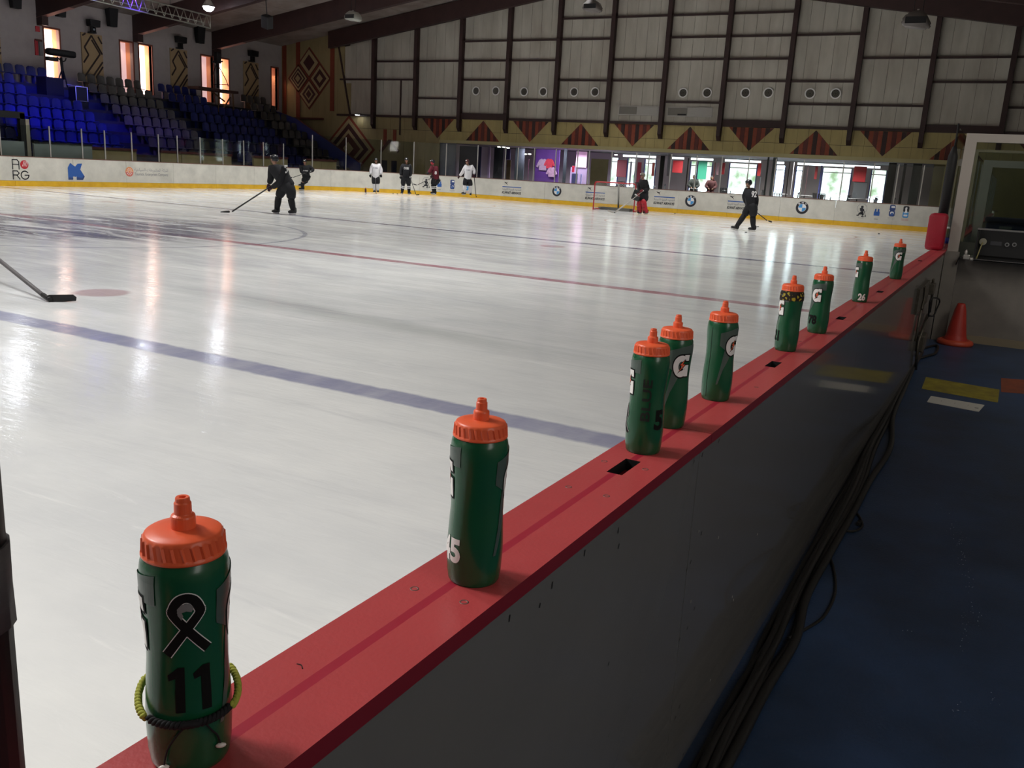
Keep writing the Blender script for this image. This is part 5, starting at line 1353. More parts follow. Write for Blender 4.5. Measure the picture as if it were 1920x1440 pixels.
mx = nt.nodes.new('ShaderNodeMix'); mx.data_type = 'RGBA'; mx.inputs[6].default_value = (.27, .35, .22, 1); mx.inputs[7].default_value = (1.0, 1.0, 1.0, 1); mr = nt.nodes.new('ShaderNodeMapRange'); mr.inputs[1].default_value = .36; mr.inputs[2].default_value = .56
nt.links.new(tc.outputs['Object'], ns.inputs['Vector']); nt.links.new(ns.outputs[0], mr.inputs[0]); nt.links.new(mr.outputs[0], mx.inputs[0]); nt.links.new(mx.outputs[2], em.inputs[0]); em.inputs[1].default_value = 3.4; nt.links.new(em.outputs[0], oo.inputs[0])
M_sky = mat('bright daylight', (255, 255, 255), emit=(236, 242, 255), es=12)
# sunlit ground and garden outside
o = bx('garden_hedge', (-30, LY+3.6, .9), (5, LY+3.8, 3.6), M_out); tag(o, 'sunlit pale green garden beyond the lobby windows', 'garden', kind='stuff')
o = bx('bright_terrace', (-30, LY+3.4, -.1), (5, LY+3.6, 1.25), M_sky); tag(o, 'glaring white terrace beyond the lobby windows', 'terrace', kind='stuff')
def lxr(px, Y, py=335): return aty(px, py, Y).x
spans = [(1143, 1158, 'w'), (1174, 1190, 'p'), (1206, 1228, 'w'), (1292, 1306, 'w'), (1308, 1334, 'w'), (1365, 1418, 'w'), (1452, 1471, 's'), (1490, 1504, 's'), (1540, 1596, 'w'), (1632, 1662, 'w'), (1078, 1100, 'n')]
edges = sorted([(lxr(a, LY), lxr(b, LY), k) for a, b, k in spans if k != 'n'])
x = -31.0
for a, b, k in edges:
    if a > x: bx('wall_pier', (x, LY, 0), (a, LY+.2, 3.0), M_lw, lob)
    bx('wall_sill', (a, LY, 0), (b, LY+.2, .55), M_lw, lob); bx('wall_head', (a, LY, 2.72), (b, LY+.2, 3.0), M_lw, lob)
    wn[0] += 1; t = empty('window_%d' % (20+wn[0]), (0, 0, 0), kind='structure')
    for xx in (a, b-.05): bx('window_frame', (xx, LY-.03, .45), (xx+.05, LY+.06, 2.72), mat('blue window frame', (58, 66, 150), .5), t)
    bx('window_frame', (a, LY-.02, 2.45), (b, LY+.05, 2.5), M_alu, t)
    bx('glass_pane', (a+.05, LY+.08, .45), (b-.05, LY+.09, 2.72), M_glass, t)
    if k == 's': bx('white_blind', (a+.05, LY+.15, .45), (b-.05, LY+.16, 2.72), M_sky, t)
    x = b
bx('wall_pier', (x, LY, 0), (5, LY+.2, 3.0), M_lw, lob)
# flat hangings, panels and columns: (px0, px1, py_top, py_bottom, depth, colour, name, label, category)
def hang(px0, px1, y0, y1, Y, rgb, name, label, cat, th=.05, es=0, parts=None, rough=.7):
    a = aty(px0, y1, Y); b = aty(px1, y0, Y); m = mat('stuff '+label[:40], rgb, rough, var=.12, vscale=3, emit=rgb if es else None, es=es)
    zt = min(2.96, aty((px0+px1)/2, y0, Y).z); zb = max(LF, aty((px0+px1)/2, y1, Y).z)
    o = bx(name, (a.x, Y, zb), (b.x, Y+th, zt), m, None, min(.01, th*.2)); tag(o, label, cat); return o, a.x, b.x, zb, zt
H = hang
for args in [
 (782, 812, 266, 400, 46.1, (140, 142, 156), 'blank_panel', 'pale grey blank panel at the left end of the lobby glass', 'panel'),
 (813, 855, 268, 400, 46.12, (126, 128, 142), 'blank_panel', 'grey blank panel beside the pale one behind the lobby glass', 'panel'),
 (857, 903, 274, 400, 48.5, (36, 44, 86), 'blue_display', 'dark blue display wall behind the white jerseyed skater', 'display'),
 (910, 920, 272, 400, 50.0, (190, 170, 196), 'pale_column', 'pinkish column beside the dark lobby door', 'column'),
 (921, 944, 276, 400, 47.0, (44, 50, 62), 'dark_door', 'tall dark door panel near the left of the lobby', 'door'),
 (945, 958, 300, 400, 48.0, (96, 80, 36), 'brown_cabinet', 'mustard brown cabinet between the door and the curtain', 'cabinet'),
 (946, 957, 279, 299, 48.6, (44, 38, 84), 'violet_poster', 'dark violet poster above the mustard cabinet', 'poster'),
 (960, 984, 278, 400, 47.0, (104, 118, 122), 'grey_curtain', 'grey curtain left of the purple wall', 'curtain'),
 (985, 992, 298, 400, 48.4, (128, 90, 104), 'pink_screen', 'dull pink screen at the curtain edge', 'screen'),
 (998, 1050, 280, 400, 49.0, (98, 60, 140), 'purple_wall', 'purple display wall with hanging jerseys', 'display'),
 (1050, 1064, 276, 400, 47.6, (64, 78, 80), 'slate_curtain', 'slate green curtain right of the purple wall', 'curtain'),
 (1067, 1083, 325, 400, 49.5, (34, 44, 80), 'navy_counter', 'navy counter below the red sign', 'counter'),
 (1083, 1091, 326, 400, 49.3, (140, 140, 180), 'pale_bin', 'pale lilac box beside the navy counter', 'box'),
 (1072, 1077, 311, 323, 49.2, (200, 24, 60), 'red_sign', 'small crimson sign above the navy counter', 'sign'),
 (1101, 1141, 298, 400, 46.4, (138, 124, 92), 'plywood_board', 'large bare plywood board behind the goal', 'board'),
 (1155, 1176, 300, 332, 51.0, (98, 34, 40), 'maroon_poster', 'maroon poster hanging in the first bright window', 'poster'),
 (1178, 1185, 303, 350, 51.5, (150, 150, 168), 'thin_curtain', 'thin grey curtain beside the maroon poster', 'curtain'),
 (1192, 1203, 304, 350, 52.5, (150, 50, 60), 'red_curtain', 'dull red curtain left of the blue frame behind the goalie', 'curtain'),
 (1221, 1228, 305, 330, 52.0, (176, 84, 76), 'patterned_banner', 'faded red banner right of the goalie', 'banner'),
 (1229, 1247, 292, 400, 47.6, (30, 30, 36), 'dark_column', 'wide dark column right of the goalie', 'column'),
 (1249, 1259, 286, 330, 49.0, (180, 176, 190), 'white_curtain', 'white curtain beside the wide dark column', 'curtain'),
 (1260, 1281, 301, 324, 50.5, (206, 54, 64), 'red_banner', 'bright red banner left of the slim maroon column', 'banner'),
 (1282, 1290, 296, 400, 48.6, (50, 30, 32), 'maroon_column', 'slim maroon column between banner and bright windows', 'column'),
 (1334, 1342, 304, 360, 51.5, (120, 34, 44), 'maroon_curtain', 'maroon curtain between two green lit windows', 'curtain'),
 (1342, 1349, 305, 328, 51.8, (204, 160, 176), 'pink_curtain', 'pink curtain beside the maroon one', 'curtain'),
 (1350, 1360, 305, 327, 51.9, (176, 36, 50), 'red_banner', 'narrow red banner left of the blue window frame', 'banner'),
 (1419, 1428, 306, 330, 51.4, (206, 50, 58), 'red_banner', 'red banner just left of the big grey column', 'banner'),
 (1419, 1425, 332, 400, 51.3, (84, 84, 92), 'grey_screen', 'grey screen below the red banner beside the big column', 'screen'),
 (1427, 1444, 285, 400, 47.0, (62, 70, 72), 'grey_column', 'big grey column in the middle of the lobby glass', 'column'),
 (1445, 1451, 288, 400, 46.9, (112, 120, 124), 'steel_edge', 'pale steel edge on the right of the big grey column', 'trim'),
 (1470, 1480, 303, 400, 48.4, (58, 42, 44), 'brown_column', 'dark brown column right of the glaring window', 'column'),
 (1481, 1490, 304, 366, 50.0, (176, 170, 178), 'sheer_curtain', 'sheer curtain between the brown column and the glare', 'curtain'),
 (1504, 1516, 306, 400, 50.4, (86, 48, 56), 'plum_screen', 'plum coloured screen left of the white strip', 'screen'),
 (1526, 1534, 312, 336, 51.2, (150, 40, 48), 'red_banner', 'dark red banner left of the largest window', 'banner'),
 (1534, 1540, 310, 372, 51.8, (72, 80, 160), 'blue_strip', 'blue strip beside the largest window', 'trim'),
 (1598, 1626, 312, 341, 51.5, (214, 50, 62), 'red_banner', 'widest red banner between the two right windows', 'banner'),
 (1597, 1627, 341, 372, 51.6, (98, 100, 108), 'grey_dado', 'grey panel under the widest red banner', 'panel'),
 (1653, 1684, 293, 400, 47.4, (20, 20, 26), 'black_screen', 'black screen right of the last bright window', 'screen'),
 (1686, 1697, 296, 400, 47.8, (24, 26, 30), 'black_screen', 'narrow black screen beside the grey steel panel', 'screen'),
 (1698, 1731, 298, 400, 47.0, (52, 60, 60), 'steel_door', 'dull grey steel door near the right end of the lobby', 'panel'),
 (1737, 1790, 296, 400, 46.2, (128, 116, 78), 'yellow_panel', 'yellowish end panel right of the lobby glass', 'panel')]:
    H(*args)
# jerseys on the purple wall
def jersey_flat(px, py, Y, s, rgb, label):
    p = aty(px, py, Y); bm = nb(); prof = [(-.3, .1), (-.52, -.35), (-.38, -.42), (-.28, -.2), (-.28, -.6), (.28, -.6), (.28, -.2), (.38, -.42), (.52, -.35), (.3, .1), (.12, .2), (0, .14), (-.12, .2)]
    prism(bm, [(u*s, v*s) for u, v in prof], lambda u, v: (p.x+u, Y, p.z+v), lambda u, v: (p.x+u, Y+.05, p.z+v)); bmesh.ops.recalc_face_normals(bm, faces=bm.faces)
    o = finish('hanging_jersey', bm, mat(label, rgb, .8, var=.3, vscale=14, emit=rgb, es=.12)); tag(o, label, 'jersey')  # cloth emits faintly, standing in for light falling on it
jersey_flat(1018, 303, 48.85, .85, (184, 164, 184), 'white hockey jersey hung on the purple wall'); jersey_flat(1030, 302, 48.8, .7, (200, 60, 76), 'red jersey overlapping the white one on the purple wall')
jersey_flat(1034, 318, 48.75, .7, (190, 160, 180), 'pale jersey low on the purple wall')
area('lobby_light', (-24.0, 46.7, 2.7), (-24.2, 49.0, 1.4), 2.6, .4, 60, (.95, .75, 1), 140)  # added wash to brighten the purple wall, no fitting there
area('lobby_light', (-20.6, 47.6, 2.75), (-20.6, 50.6, 1.6), 1.2, .4, 34, (1, .85, .9), 140)  # added wash on the pale pink wall, no fitting there
H(1079, 1101, 284, 314, 50.6, (236, 196, 212), 'pink_lit_wall', 'pale pink wall panel left of the plywood board', 'panel')  # lit stretch of wall, part of its light put into the bright colour
H(1064, 1101, 314, 400, 50.7, (110, 96, 116), 'mauve_wall', 'mauve wall panel under the pale pink one', 'panel')
o = bx('wall_side', (-3.0, 46.0, 0), (6.5, 46.08, 3.1), M_yel); tag(o, kind='structure')
area('lobby_light', (-24, 49.5, 2.9), (-24, 49.5, 0), 6, 1, 700, (.9, .8, 1), 160)
area('lobby_light', (-12, 49.5, 2.9), (-12, 49.5, 0), 10, 1, 600, (1, .95, .9), 160)
for px, py, Y in ((936, 272, 50), (945, 271, 50), (953, 272, 51), (985, 289, 50), (993, 289, 50), (1155, 290.5, 52)):
    p = aty(px, py, Y); bm = nb(); lathe(bm, [(0, -.03), (.09, -.02), (.1, .02), (0, .03)], 10); o = finish('ceiling_downlight', bm, mat('lit downlight', (255, 255, 255), emit=(255, 250, 235), es=12)); o.location = (p.x, p.y, 2.95 if py < 280 else p.z); tag(o, 'small lit downlight in the lobby ceiling, %s from the left' % {936: 'first', 945: 'second', 953: 'third', 985: 'fourth', 993: 'fifth', 1155: 'last'}[px], 'light', 'lobby downlights')
for a, b in ((1168, 1228), (1258, 1281), (1296, 1336), (1360, 1426), (1452, 1470), (1497, 1652)):
    p, q = aty(a, 294, 52.6), aty(b, 300, 52.6); o = bx('strip_light', (p.x, 52.6, 2.78), (q.x, 52.75, 2.9), mat('lit strip', (255, 255, 255), emit=(236, 240, 250), es=3)); tag(o, 'long pale strip light above the lobby windows, %s from the left' % {1168: 'first', 1258: 'second', 1296: 'third', 1360: 'fourth', 1452: 'fifth', 1497: 'last and longest'}[a], 'light', 'strip lights above the lobby windows')
# cafe tables and chairs
M_ch = mat('dark chair metal', (48, 46, 50), .4, .5); M_cw = mat('chair slat tan', (132, 112, 88), .5)
def chair0():
    t = empty('cafe_chair'); 
    for sx in (-.2, .2):
        tb('leg', [(sx, -.2, 0), (sx, -.2, .45)], .014, M_ch, t, 6); tb('leg', [(sx, .2, 0), (sx, .22, .45), (sx, .28, .88)], .014, M_ch, t, 6)
    bx('seat', (-.22, -.22, .44), (.22, .22, .47), M_cw, t)
    for k in range(5): bx('back_slat', (-.18+k*.08, .24, .52), (-.14+k*.08, .26, .86), M_ch, t)
    tb('back_rail', [(-.2, .28, .88), (.2, .28, .88)], .016, M_ch, t, 6)
    return t
def table0():
    t = empty('cafe_table'); bm = nb(); lathe(bm, [(0, .72), (.42, .72), (.43, .735), (.42, .75), (0, .75)], 20); finish('tabletop', bm, mat('table white', (190, 190, 196), .3), t)
    tb('pedestal', [(0, 0, .03), (0, 0, .72)], .03, M_ch, t, 8)
    for a_ in range(4): tb('foot', [(0, 0, .1), (.3*math.cos(a_*PI/2+.4), .3*math.sin(a_*PI/2+.4), .02)], .02, M_ch, t, 6)
    return t
c0_, t0_ = chair0(), table0(); rs = random.Random(12); first = [1, 1]
tabs = [(1216, 49.6), (1310, 49.3), (1372, 50.6), (1465, 50.2), (1512, 49.2), (1562, 50.4), (1612, 49.4), (1645, 50.6), (1170, 50.8)]
tn = ['just right of the goalie', 'between the two seated people', 'behind the skater numbered nine', 'below the glaring window', 'beside the plum screen', 'below the largest window', 'under the widest red banner', 'below the last bright window', 'left of the goalie']
for i, (px, Y) in enumerate(tabs):
    x = lxr(px, Y); t = t0_ if i == 0 else copy_tree(t0_); t.location = (x, Y, LF); tag(t, 'round cafe table %s, behind the lobby glass' % tn[i], 'table', 'cafe tables in the lobby')
    for j, a_ in enumerate((0, 2.1, 4.2)):
        if i in (1,) or (j and i in (4, 6, 7)): continue
        a2 = a_+rs.uniform(-.4, .4)+.5; c = c0_ if (i == 0 and j == 0) else copy_tree(c0_)
        c.location = (x+.72*math.cos(a2), Y+.72*math.sin(a2), LF); c.rotation_euler = (0, 0, a2-PI/2)
        tag(c, 'slatted cafe chair %s of the round table %s' % (('right', 'behind and left', 'in front')[j], tn[i]), 'chair', 'cafe chairs at the table %s' % tn[i])

# ------------------------------------------------------------------ people
def skin(name, P, edges, R_, m, parent, sub=1, root=0):
    """one continuous tapered surface grown round joints (skin modifier, applied)"""
    me = bpy.data.meshes.new(name); me.from_pydata([tuple(p) for p in P], edges, [])
    o = bpy.data.objects.new(name, me); C.objects.link(o)
    o.modifiers.new('s', 'SKIN').use_smooth_shade = True
    ly = me.skin_vertices[0] if me.skin_vertices else None
    if ly is None:
        bpy.context.view_layer.objects.active = o; bpy.ops.mesh.customdata_skin_add(); ly = me.skin_vertices[0]
    for i, r in enumerate(R_):
        ly.data[i].radius = (r, r) if not isinstance(r, tuple) else r
        ly.data[i].use_root = (i == root)
    ss = o.modifiers.new('d', 'SUBSURF'); ss.levels = sub; ss.render_levels = sub
    dg = bpy.context.evaluated_depsgraph_get(); ev = o.evaluated_get(dg); m2 = bpy.data.meshes.new_from_object(ev)
    bpy.data.objects.remove(o); m2.name = name; m2.materials.clear(); m2.materials.append(m)
    for p in m2.polygons: p.use_smooth = True
    return link(name, m2, parent)
def head_mesh(sz=1.0):
    bm = nb(); bmesh.ops.create_uvsphere(bm, u_segments=20, v_segments=14, radius=1)
    for v in bm.verts:
        x, y, z = v.co; v.co = Vector((x*.077, y*.098, z*.122))
        if z < 0: v.co.x *= 1-.28*min(1, -z); v.co.y *= 1-.12*-z
        if y < -.55 and abs(x) < .22 and -.35 < z < .12: v.co.y -= .016*(1-abs(x)/.22)      # nose
        if y < -.4 and z < -.6: v.co.y -= .012                                               # chin
        if y < -.6 and .1 < z < .32 and .15 < abs(x) < .6: v.co.y += .008                    # eye sockets
    for s in (-1, 1):
        r = bmesh.ops.create_uvsphere(bm, u_segments=8, v_segments=6, radius=1)
        for v in r['verts']: v.co = Vector((s*.078+v.co.x*.009, .01+v.co.y*.018, -.005+v.co.z*.03))
    for v in bm.verts: v.co *= sz
    return bm
def figure(label, base_px, J, look, colors, seg=None, helmet=True, depth_yaw=0, scale=1, stick=None, extra=None, base_pt=None, gloves=True, skates=True, name='person'):
    """J: joints as (px, py, away) in the photograph, away = metres behind the person's own upright plane"""
    B = atz(base_px[0], base_px[1], 0) if base_pt is None else Vector(base_pt)
    h = Vector((B.x, B.y, 0)).normalized()                     # away from the viewer
    def W(px, py, aw=0):
        d = ray(px, py); t = h.dot(B-CAM)/h.dot(d); p = CAM+d*t; return p+h*aw*1.0
    root = empty(name, B, label=label, cat='person'); inv = -B
    Jp = {k: W(*v)+inv for k, v in J.items()}
    c = colors; E = [('pelvis', 'belly'), ('belly', 'chest'), ('chest', 'neck'), ('neck', 'skull'), ('chest', 'lsh'), ('lsh', 'lel'), ('lel', 'lwr'), ('chest', 'rsh'), ('rsh', 'rel'), ('rel', 'rwr'), ('pelvis', 'lhip'), ('lhip', 'lkn'), ('lkn', 'lan'), ('pelvis', 'rhip'), ('rhip', 'rkn'), ('rkn', 'ran')]
    Jp['belly'] = (Jp['pelvis']+Jp['chest'])/2
    Jp['skull'] = Jp['neck']+(Jp['head']-Jp['neck'])*.6
    rad = dict(pelvis=.13, belly=.125, chest=.135, neck=.055, skull=.05, lsh=.07, rsh=.07, lel=.045, rel=.045, lwr=.032, rwr=.032, lhip=.1, rhip=.1, lkn=.062, rkn=.062, lan=.045, ran=.045)
    def grow(nm, keys, es, rr, m, sub=1):
        idx = {k: i for i, k in enumerate(keys)}
        return skin(nm, [Jp[k] for k in keys], [(idx[a], idx[b]) for a, b in es], [rr[k] for k in keys], m, root, sub)
    keys = ['pelvis', 'belly', 'chest', 'neck', 'skull', 'lsh', 'rsh', 'lel', 'rel', 'lwr', 'rwr', 'lhip', 'rhip', 'lkn', 'rkn', 'lan', 'ran']
    grow('body', keys, E, rad, M_skin)
    jr = dict(pelvis=.215, belly=.215, chest=.215, neck=.085, lsh=.13, rsh=.13, lel=.105, rel=.105, lwr=.075, rwr=.075)
    Jp['hem'] = Jp['pelvis']+(Jp['pelvis']-Jp['chest']).normalized()*.1; jr['hem'] = .2
    E2 = E+[('hem', 'pelvis')]
    jk = ['hem', 'pelvis', 'belly', 'chest', 'neck', 'lsh', 'rsh', 'lel', 'rel', 'lwr', 'rwr']
    Jp['neck0'] = Jp['neck']; Jp['neck'] = Jp['chest']+(Jp['neck0']-Jp['chest'])*.75
    grow('jersey', jk, [(a, b) for a, b in E2 if a in jk and b in jk], jr, c['jersey'])
    Jp['neck'] = Jp['neck0']
    for s_ in 'lr': Jp[s_+'kn2'] = Jp[s_+'hip']+(Jp[s_+'kn']-Jp[s_+'hip'])*1.0
    Jp['waist'] = Jp['pelvis']+(Jp['chest']-Jp['pelvis']).normalized()*.12
    pk = ['waist', 'pelvis', 'lhip', 'rhip', 'lkn2', 'rkn2']
    pr_ = dict(waist=.17, pelvis=.19, lhip=.165, rhip=.165, lkn2=.135, rkn2=.135)
    grow('shorts', pk, [('waist', 'pelvis'), ('pelvis', 'lhip'), ('lhip', 'lkn2'), ('pelvis', 'rhip'), ('rhip', 'rkn2')], pr_, c['shorts'])
    for s_ in 'lr':
        a, b = Jp[s_+'kn'], Jp[s_+'an']; pts = [a+(b-a)*t for t in (-.12, .1, .35, .7, 1.0)]
        if c.get('pads'):
            d = (b-a).normalized(); side = d.cross(h).normalized(); fr = Vector(c['pads'][1]).normalized() if len(c['pads']) > 1 else -h
            fr = (fr-d*fr.dot(d)).normalized(); side = d.cross(fr)
            bm = nb(); L = (b-a).length; prev = None
            for t, wd, dp in ((-.42, .09, .05), (-.3, .13, .09), (0, .15, .12), (.3, .14, .1), (.8, .14, .09), (1.02, .15, .1), (1.15, .12, .05)):
                cpt = a+d*L*t+fr*.06; row = [bm.verts.new(cpt+side*wd*math.cos(q*PI/4)+fr*dp*math.sin(q*PI/4)) for q in range(8)]
                if prev:
                    for q in range(8): bm.faces.new((prev[q], prev[(q+1) % 8], row[(q+1) % 8], row[q])).smooth = True
                else: bm.faces.new(row)
                prev = row
            bm.faces.new(prev); bmesh.ops.recalc_face_normals(bm, faces=bm.faces); pd = finish('leg_pad', bm, c['pads'][0], root)
            for t in (.1, .5, .85):
                cpt = a+d*L*t+fr*.155; tb('pad_strap', [cpt-side*.1, cpt+side*.1], .008, M_blackg, pd, 5)
        else:
            tb('sock', pts, [.1, .098, .098, .085, .07], c['sock'], root, 10)
            for t in c.get('stripes', ()):
                q = a+(b-a)*t; q2 = a+(b-a)*(t+.1); tb('sock_stripe', [q, q2], .101, M_w, root, 10)
        # skate: boot, holder and blade
        f_ = Vector((J[s_+'toe'][0]-J[s_+'an'][0], 0, 0)); tp = Jp[s_+'toe']; an = Jp[s_+'an']; dirf = (tp-an); dirf.z = 0
        dirf = dirf.normalized() if dirf.length > .02 else -h
        zsh = an+Vector((0, 0, 0))
        if skates:
            Fm = Matrix((dirf, Vector((-dirf.y, dirf.x, 0)), Vector((0, 0, 1)))).transposed()
            til = c.get('tilt', {}).get(s_, 0); Tm = Matrix.Rotation(til, 3, 'Y')
            bm = nb(); prof = [(-.1, .0), (-.1, .13), (.02, .16), (.06, .07), (.17, .05), (.19, .01), (.17, -.02), (-.08, -.02)]
            for ww in (1,): prism(bm, prof, lambda u, v: (u, -.045, v), lambda u, v: (u, .045, v))
            bmesh.ops.recalc_face_normals(bm, faces=bm.faces); bmesh.ops.bevel(bm, geom=bm.edges[:], offset=.014, segments=2, affect='EDGES')
            for v in bm.verts: v.co = an+Fm@(Tm@(v.co+Vector((0, 0, -.05))))
            sk = finish('skate', bm, M_black, root, True)
            bm = nb(); prism(bm, [(-.09, -.02), (-.08, -.05), (.14, -.05), (.16, -.02)], lambda u, v: (u, -.012, v), lambda u, v: (u, .012, v)); bmesh.ops.recalc_face_normals(bm, faces=bm.faces)
            for v in bm.verts: v.co = an+Fm@(Tm@(v.co+Vector((0, 0, -.05))))
            finish('blade_holder', bm, M_w, sk)
            bm = nb(); prism(bm, [(-.11, -.05), (-.1, -.068), (.16, -.068), (.19, -.05)], lambda u, v: (u, -.003, v), lambda u, v: (u, .003, v)); bmesh.ops.recalc_face_normals(bm, faces=bm.faces)
            for v in bm.verts: v.co = an+Fm@(Tm@(v.co+Vector((0, 0, -.05))))
            finish('blade', bm, M_steel, sk)
        else:
            tb('shoe', [an, an+dirf*.1+Vector((0, 0, -.03)), an+dirf*.2+Vector((0, 0, -.04))], [.05, .05, .03], M_black, root, 8)
        # glove: palm, four fingers and thumb
        wr, el = Jp[s_+'wr'], Jp[s_+'el']; d = (wr-el).normalized(); sd = d.cross(Vector((0, 0, 1)))
        sd = sd.normalized() if sd.length > .1 else Vector((1, 0, 0)); up_ = sd.cross(d); gm = c['glove'] if gloves else M_skin; g = 1.0 if gloves else .62
        cl_dir = c.get('curl', Vector((0, 0, -1)))
        pal = wr+d*.07*g; P = [wr, wr+d*.05*g, pal]; ED = [(0, 1), (1, 2)]; RR = [.05*g, .055*g, .05*g]
        gl = skin('glove' if gloves else 'hand', P, ED, RR, gm, root)
        for q, ln in zip((-1.5, -.5, .5, 1.5), (.07, .085, .088, .075)):
            b0 = pal+sd*q*.026*g+d*.01; b1 = b0+d*ln*.5*g; b2 = b1+(d*.45-up_*.9).normalized()*ln*.5*g; b3 = b2+(-d*.3-up_).normalized()*ln*.3*g
            tb('finger', [b0-d*.03*g, b0, b1, b2, b3], [x_*g for x_ in (.015, .0165, .016, .0145, .011)], gm, gl, 6)
        b0 = wr+d*.03*g+sd*.045*g; tb('thumb', [b0, b0+(d+sd*.7).normalized()*.05*g, b0+(d*1.2+sd*.1-up_*.4).normalized()*.085*g], [.02*g, .017*g, .012*g], gm, gl, 6)
    # head, face, helmet
    hd = Jp['head']; lk = Vector((look[0], look[1], 0))      # look: (right, toward viewer) components
    right = Vector((h.y, -h.x, 0)); fwd = (right*look[0]-h*look[1]).normalized()
    Hm = Matrix((Vector((-fwd.y, fwd.x, 0)), -fwd, Vector((0, 0, 1)))).transposed()
    def put(bm, tilt=look[2] if len(look) > 2 else 0):
        T = Matrix.Rotation(tilt, 3, 'X')
        for v in bm.verts: v.co = hd+Hm@(T@v.co)
    bm = head_mesh(); put(bm); hm = finish('head', bm, c.get('face', M_skin), root, True)
    for sx in (-1, 1):
        bm = nb(); bmesh.ops.create_icosphere(bm, subdivisions=1, radius=.011); 
        for v in bm.verts: v.co += Vector((sx*.03, -.086, .014))
        put(bm); finish('eye', bm, M_k, hm)
    bm = nb(); box(bm, -.022, -.094, -.052, .022, -.084, -.044); put(bm); finish('mouth', bm, M_pr, hm)
    if helmet:
        bm = nb(); bmesh.ops.create_uvsphere(bm, u_segments=20, v_segments=12, radius=1)
        for v in bm.verts:
            z = v.co.z; v.co = Vector((v.co.x*.103, v.co.y*.125, v.co.z*.125+.03))
        geom = [f_ for f_ in bm.faces if f_.calc_center_median().z < (.03 if f_.calc_center_median().y < -.02 else -.03)]
        bmesh.ops.delete(bm, geom=geom, context='FACES'); 
        put(bm); ho = finish('helmet', bm, c['helmet'], root, True)
        bm = nb(); box(bm, -.03, -.132, .07, .03, -.122, .1); put(bm); finish('helmet_mark', bm, M_w if c['helmet'] is not M_w else M_k, ho)
        bm = nb()
        for sx in (-1, 1): tube(bm, [(sx*.1, -.02, .02), (sx*.095, -.07, .015), (sx*.06, -.118, .02)], .006, 5)
        tube(bm, [(-.095, -.04, -.02), (-.06, -.07, -.115), (0, -.085, -.125), (.06, -.07, -.115), (.095, -.04, -.02)], .004, 5); put(bm); finish('chin_strap', bm, M_black, ho)
    else:
        bm = nb(); bmesh.ops.create_uvsphere(bm, u_segments=16, v_segments=10, radius=1)
        for v in bm.verts: v.co = Vector((v.co.x*.086, v.co.y*.108+.008, v.co.z*.11+.03))
        bmesh.ops.delete(bm, geom=[f_ for f_ in bm.faces if f_.calc_center_median().z < (.05 if f_.calc_center_median().y < 0 else -.04)], context='FACES'); put(bm); finish('hair', bm, M_black, root, True)
    # print on the chest or back
    if extra: extra(root, Jp, h, right, W, inv)
    if stick: make_stick(W, inv, B, *stick)
    return root
def make_stick(W, inv, B, label, top, heel, toe, dark=True, goalie=False):
    a, b, c_ = W(*top), W(*heel), W(*toe)
    st_ = empty('hockey_stick', b, label=label, cat='stick'); L = [p-b for p in (a, b, c_)]
    m = mat('dark stick shaft', (34, 32, 34), .5) if dark else mat('pale stick shaft', (178, 172, 164), .5)
    big = 'big black' in label; r = .022 if big else .016 if not goalie else .017
    tb('shaft', [L[0], L[1]*.0+(L[0]-L[1])*.06], r, m, st_, 6)
    tb('end_knob', [L[0], L[0]+(L[0]-L[1]).normalized()*.03], r*1.3, M_w, st_, 6)
    if goalie: tb('paddle', [(L[0])*.42, (L[0])*.05], .035, m, st_, 6)
    d = L[2]-L[1]; up_ = Vector((0, 0, 1)); bm = nb(); s = d.normalized().cross(up_).normalized()*.007; hgt = .1 if big else .06 if not goalie else .09
    base = min(0, 0); prof = [(0, -.0), (d.length, .01), (d.length+.0, hgt), (d.length*.5, hgt*.95), (0, hgt*.8), (-.02, hgt*.5)]
    dn = d.normalized(); prism(bm, prof, lambda u, v: tuple(dn*u+up_*v-s), lambda u, v: tuple(dn*u+up_*v+s)); bmesh.ops.recalc_face_normals(bm, faces=bm.faces)
    finish('blade', bm, M_black if dark else m, st_)
    return st_
M_jk = mat('black jersey cloth', (17, 17, 22), .9, var=.2, vscale=14, bump=.3, bscale=20); M_jw = mat('white jersey cloth', (212, 210, 212), .9, var=.08, vscale=10, bump=.3, bscale=20)
M_jr = mat('dark red jersey cloth', (92, 18, 34), .9, var=.2, vscale=10); M_sw = mat('white sock', (214, 212, 210), .9); M_grd2 = mat('crimson leg pad', (168, 22, 38), .5, var=.15, vscale=12)
M_hk = mat('black helmet shell', (22, 24, 30), .35); M_pinkc = mat('pink scarf cloth', (214, 70, 88), .9)
def back_number(s, px, py, wpx, hpx, back=True, col=None, sh=0, lift=.21):
    def f_(root, J, h, right, W, inv):
        c0, c1 = W(px, py)+inv, W(px+wpx, py)+inv; wd = (c1-c0).length; ht = wd*hpx/wpx; ctr = c0
        bm = nb(); text_fit(bm, s, 0, 0, wd, ht, lambda u, v: tuple(ctr+right*u+Vector((0, 0, 1))*v-h*(lift+sh*u)), 0, .03)
        finish('jersey_number' if s.isdigit() else 'jersey_lettering', bm, col or M_w, root)
    return f_
black = dict(jersey=M_jk, shorts=M_blackg, sock=M_blackg, glove=M_blackg, helmet=M_hk)
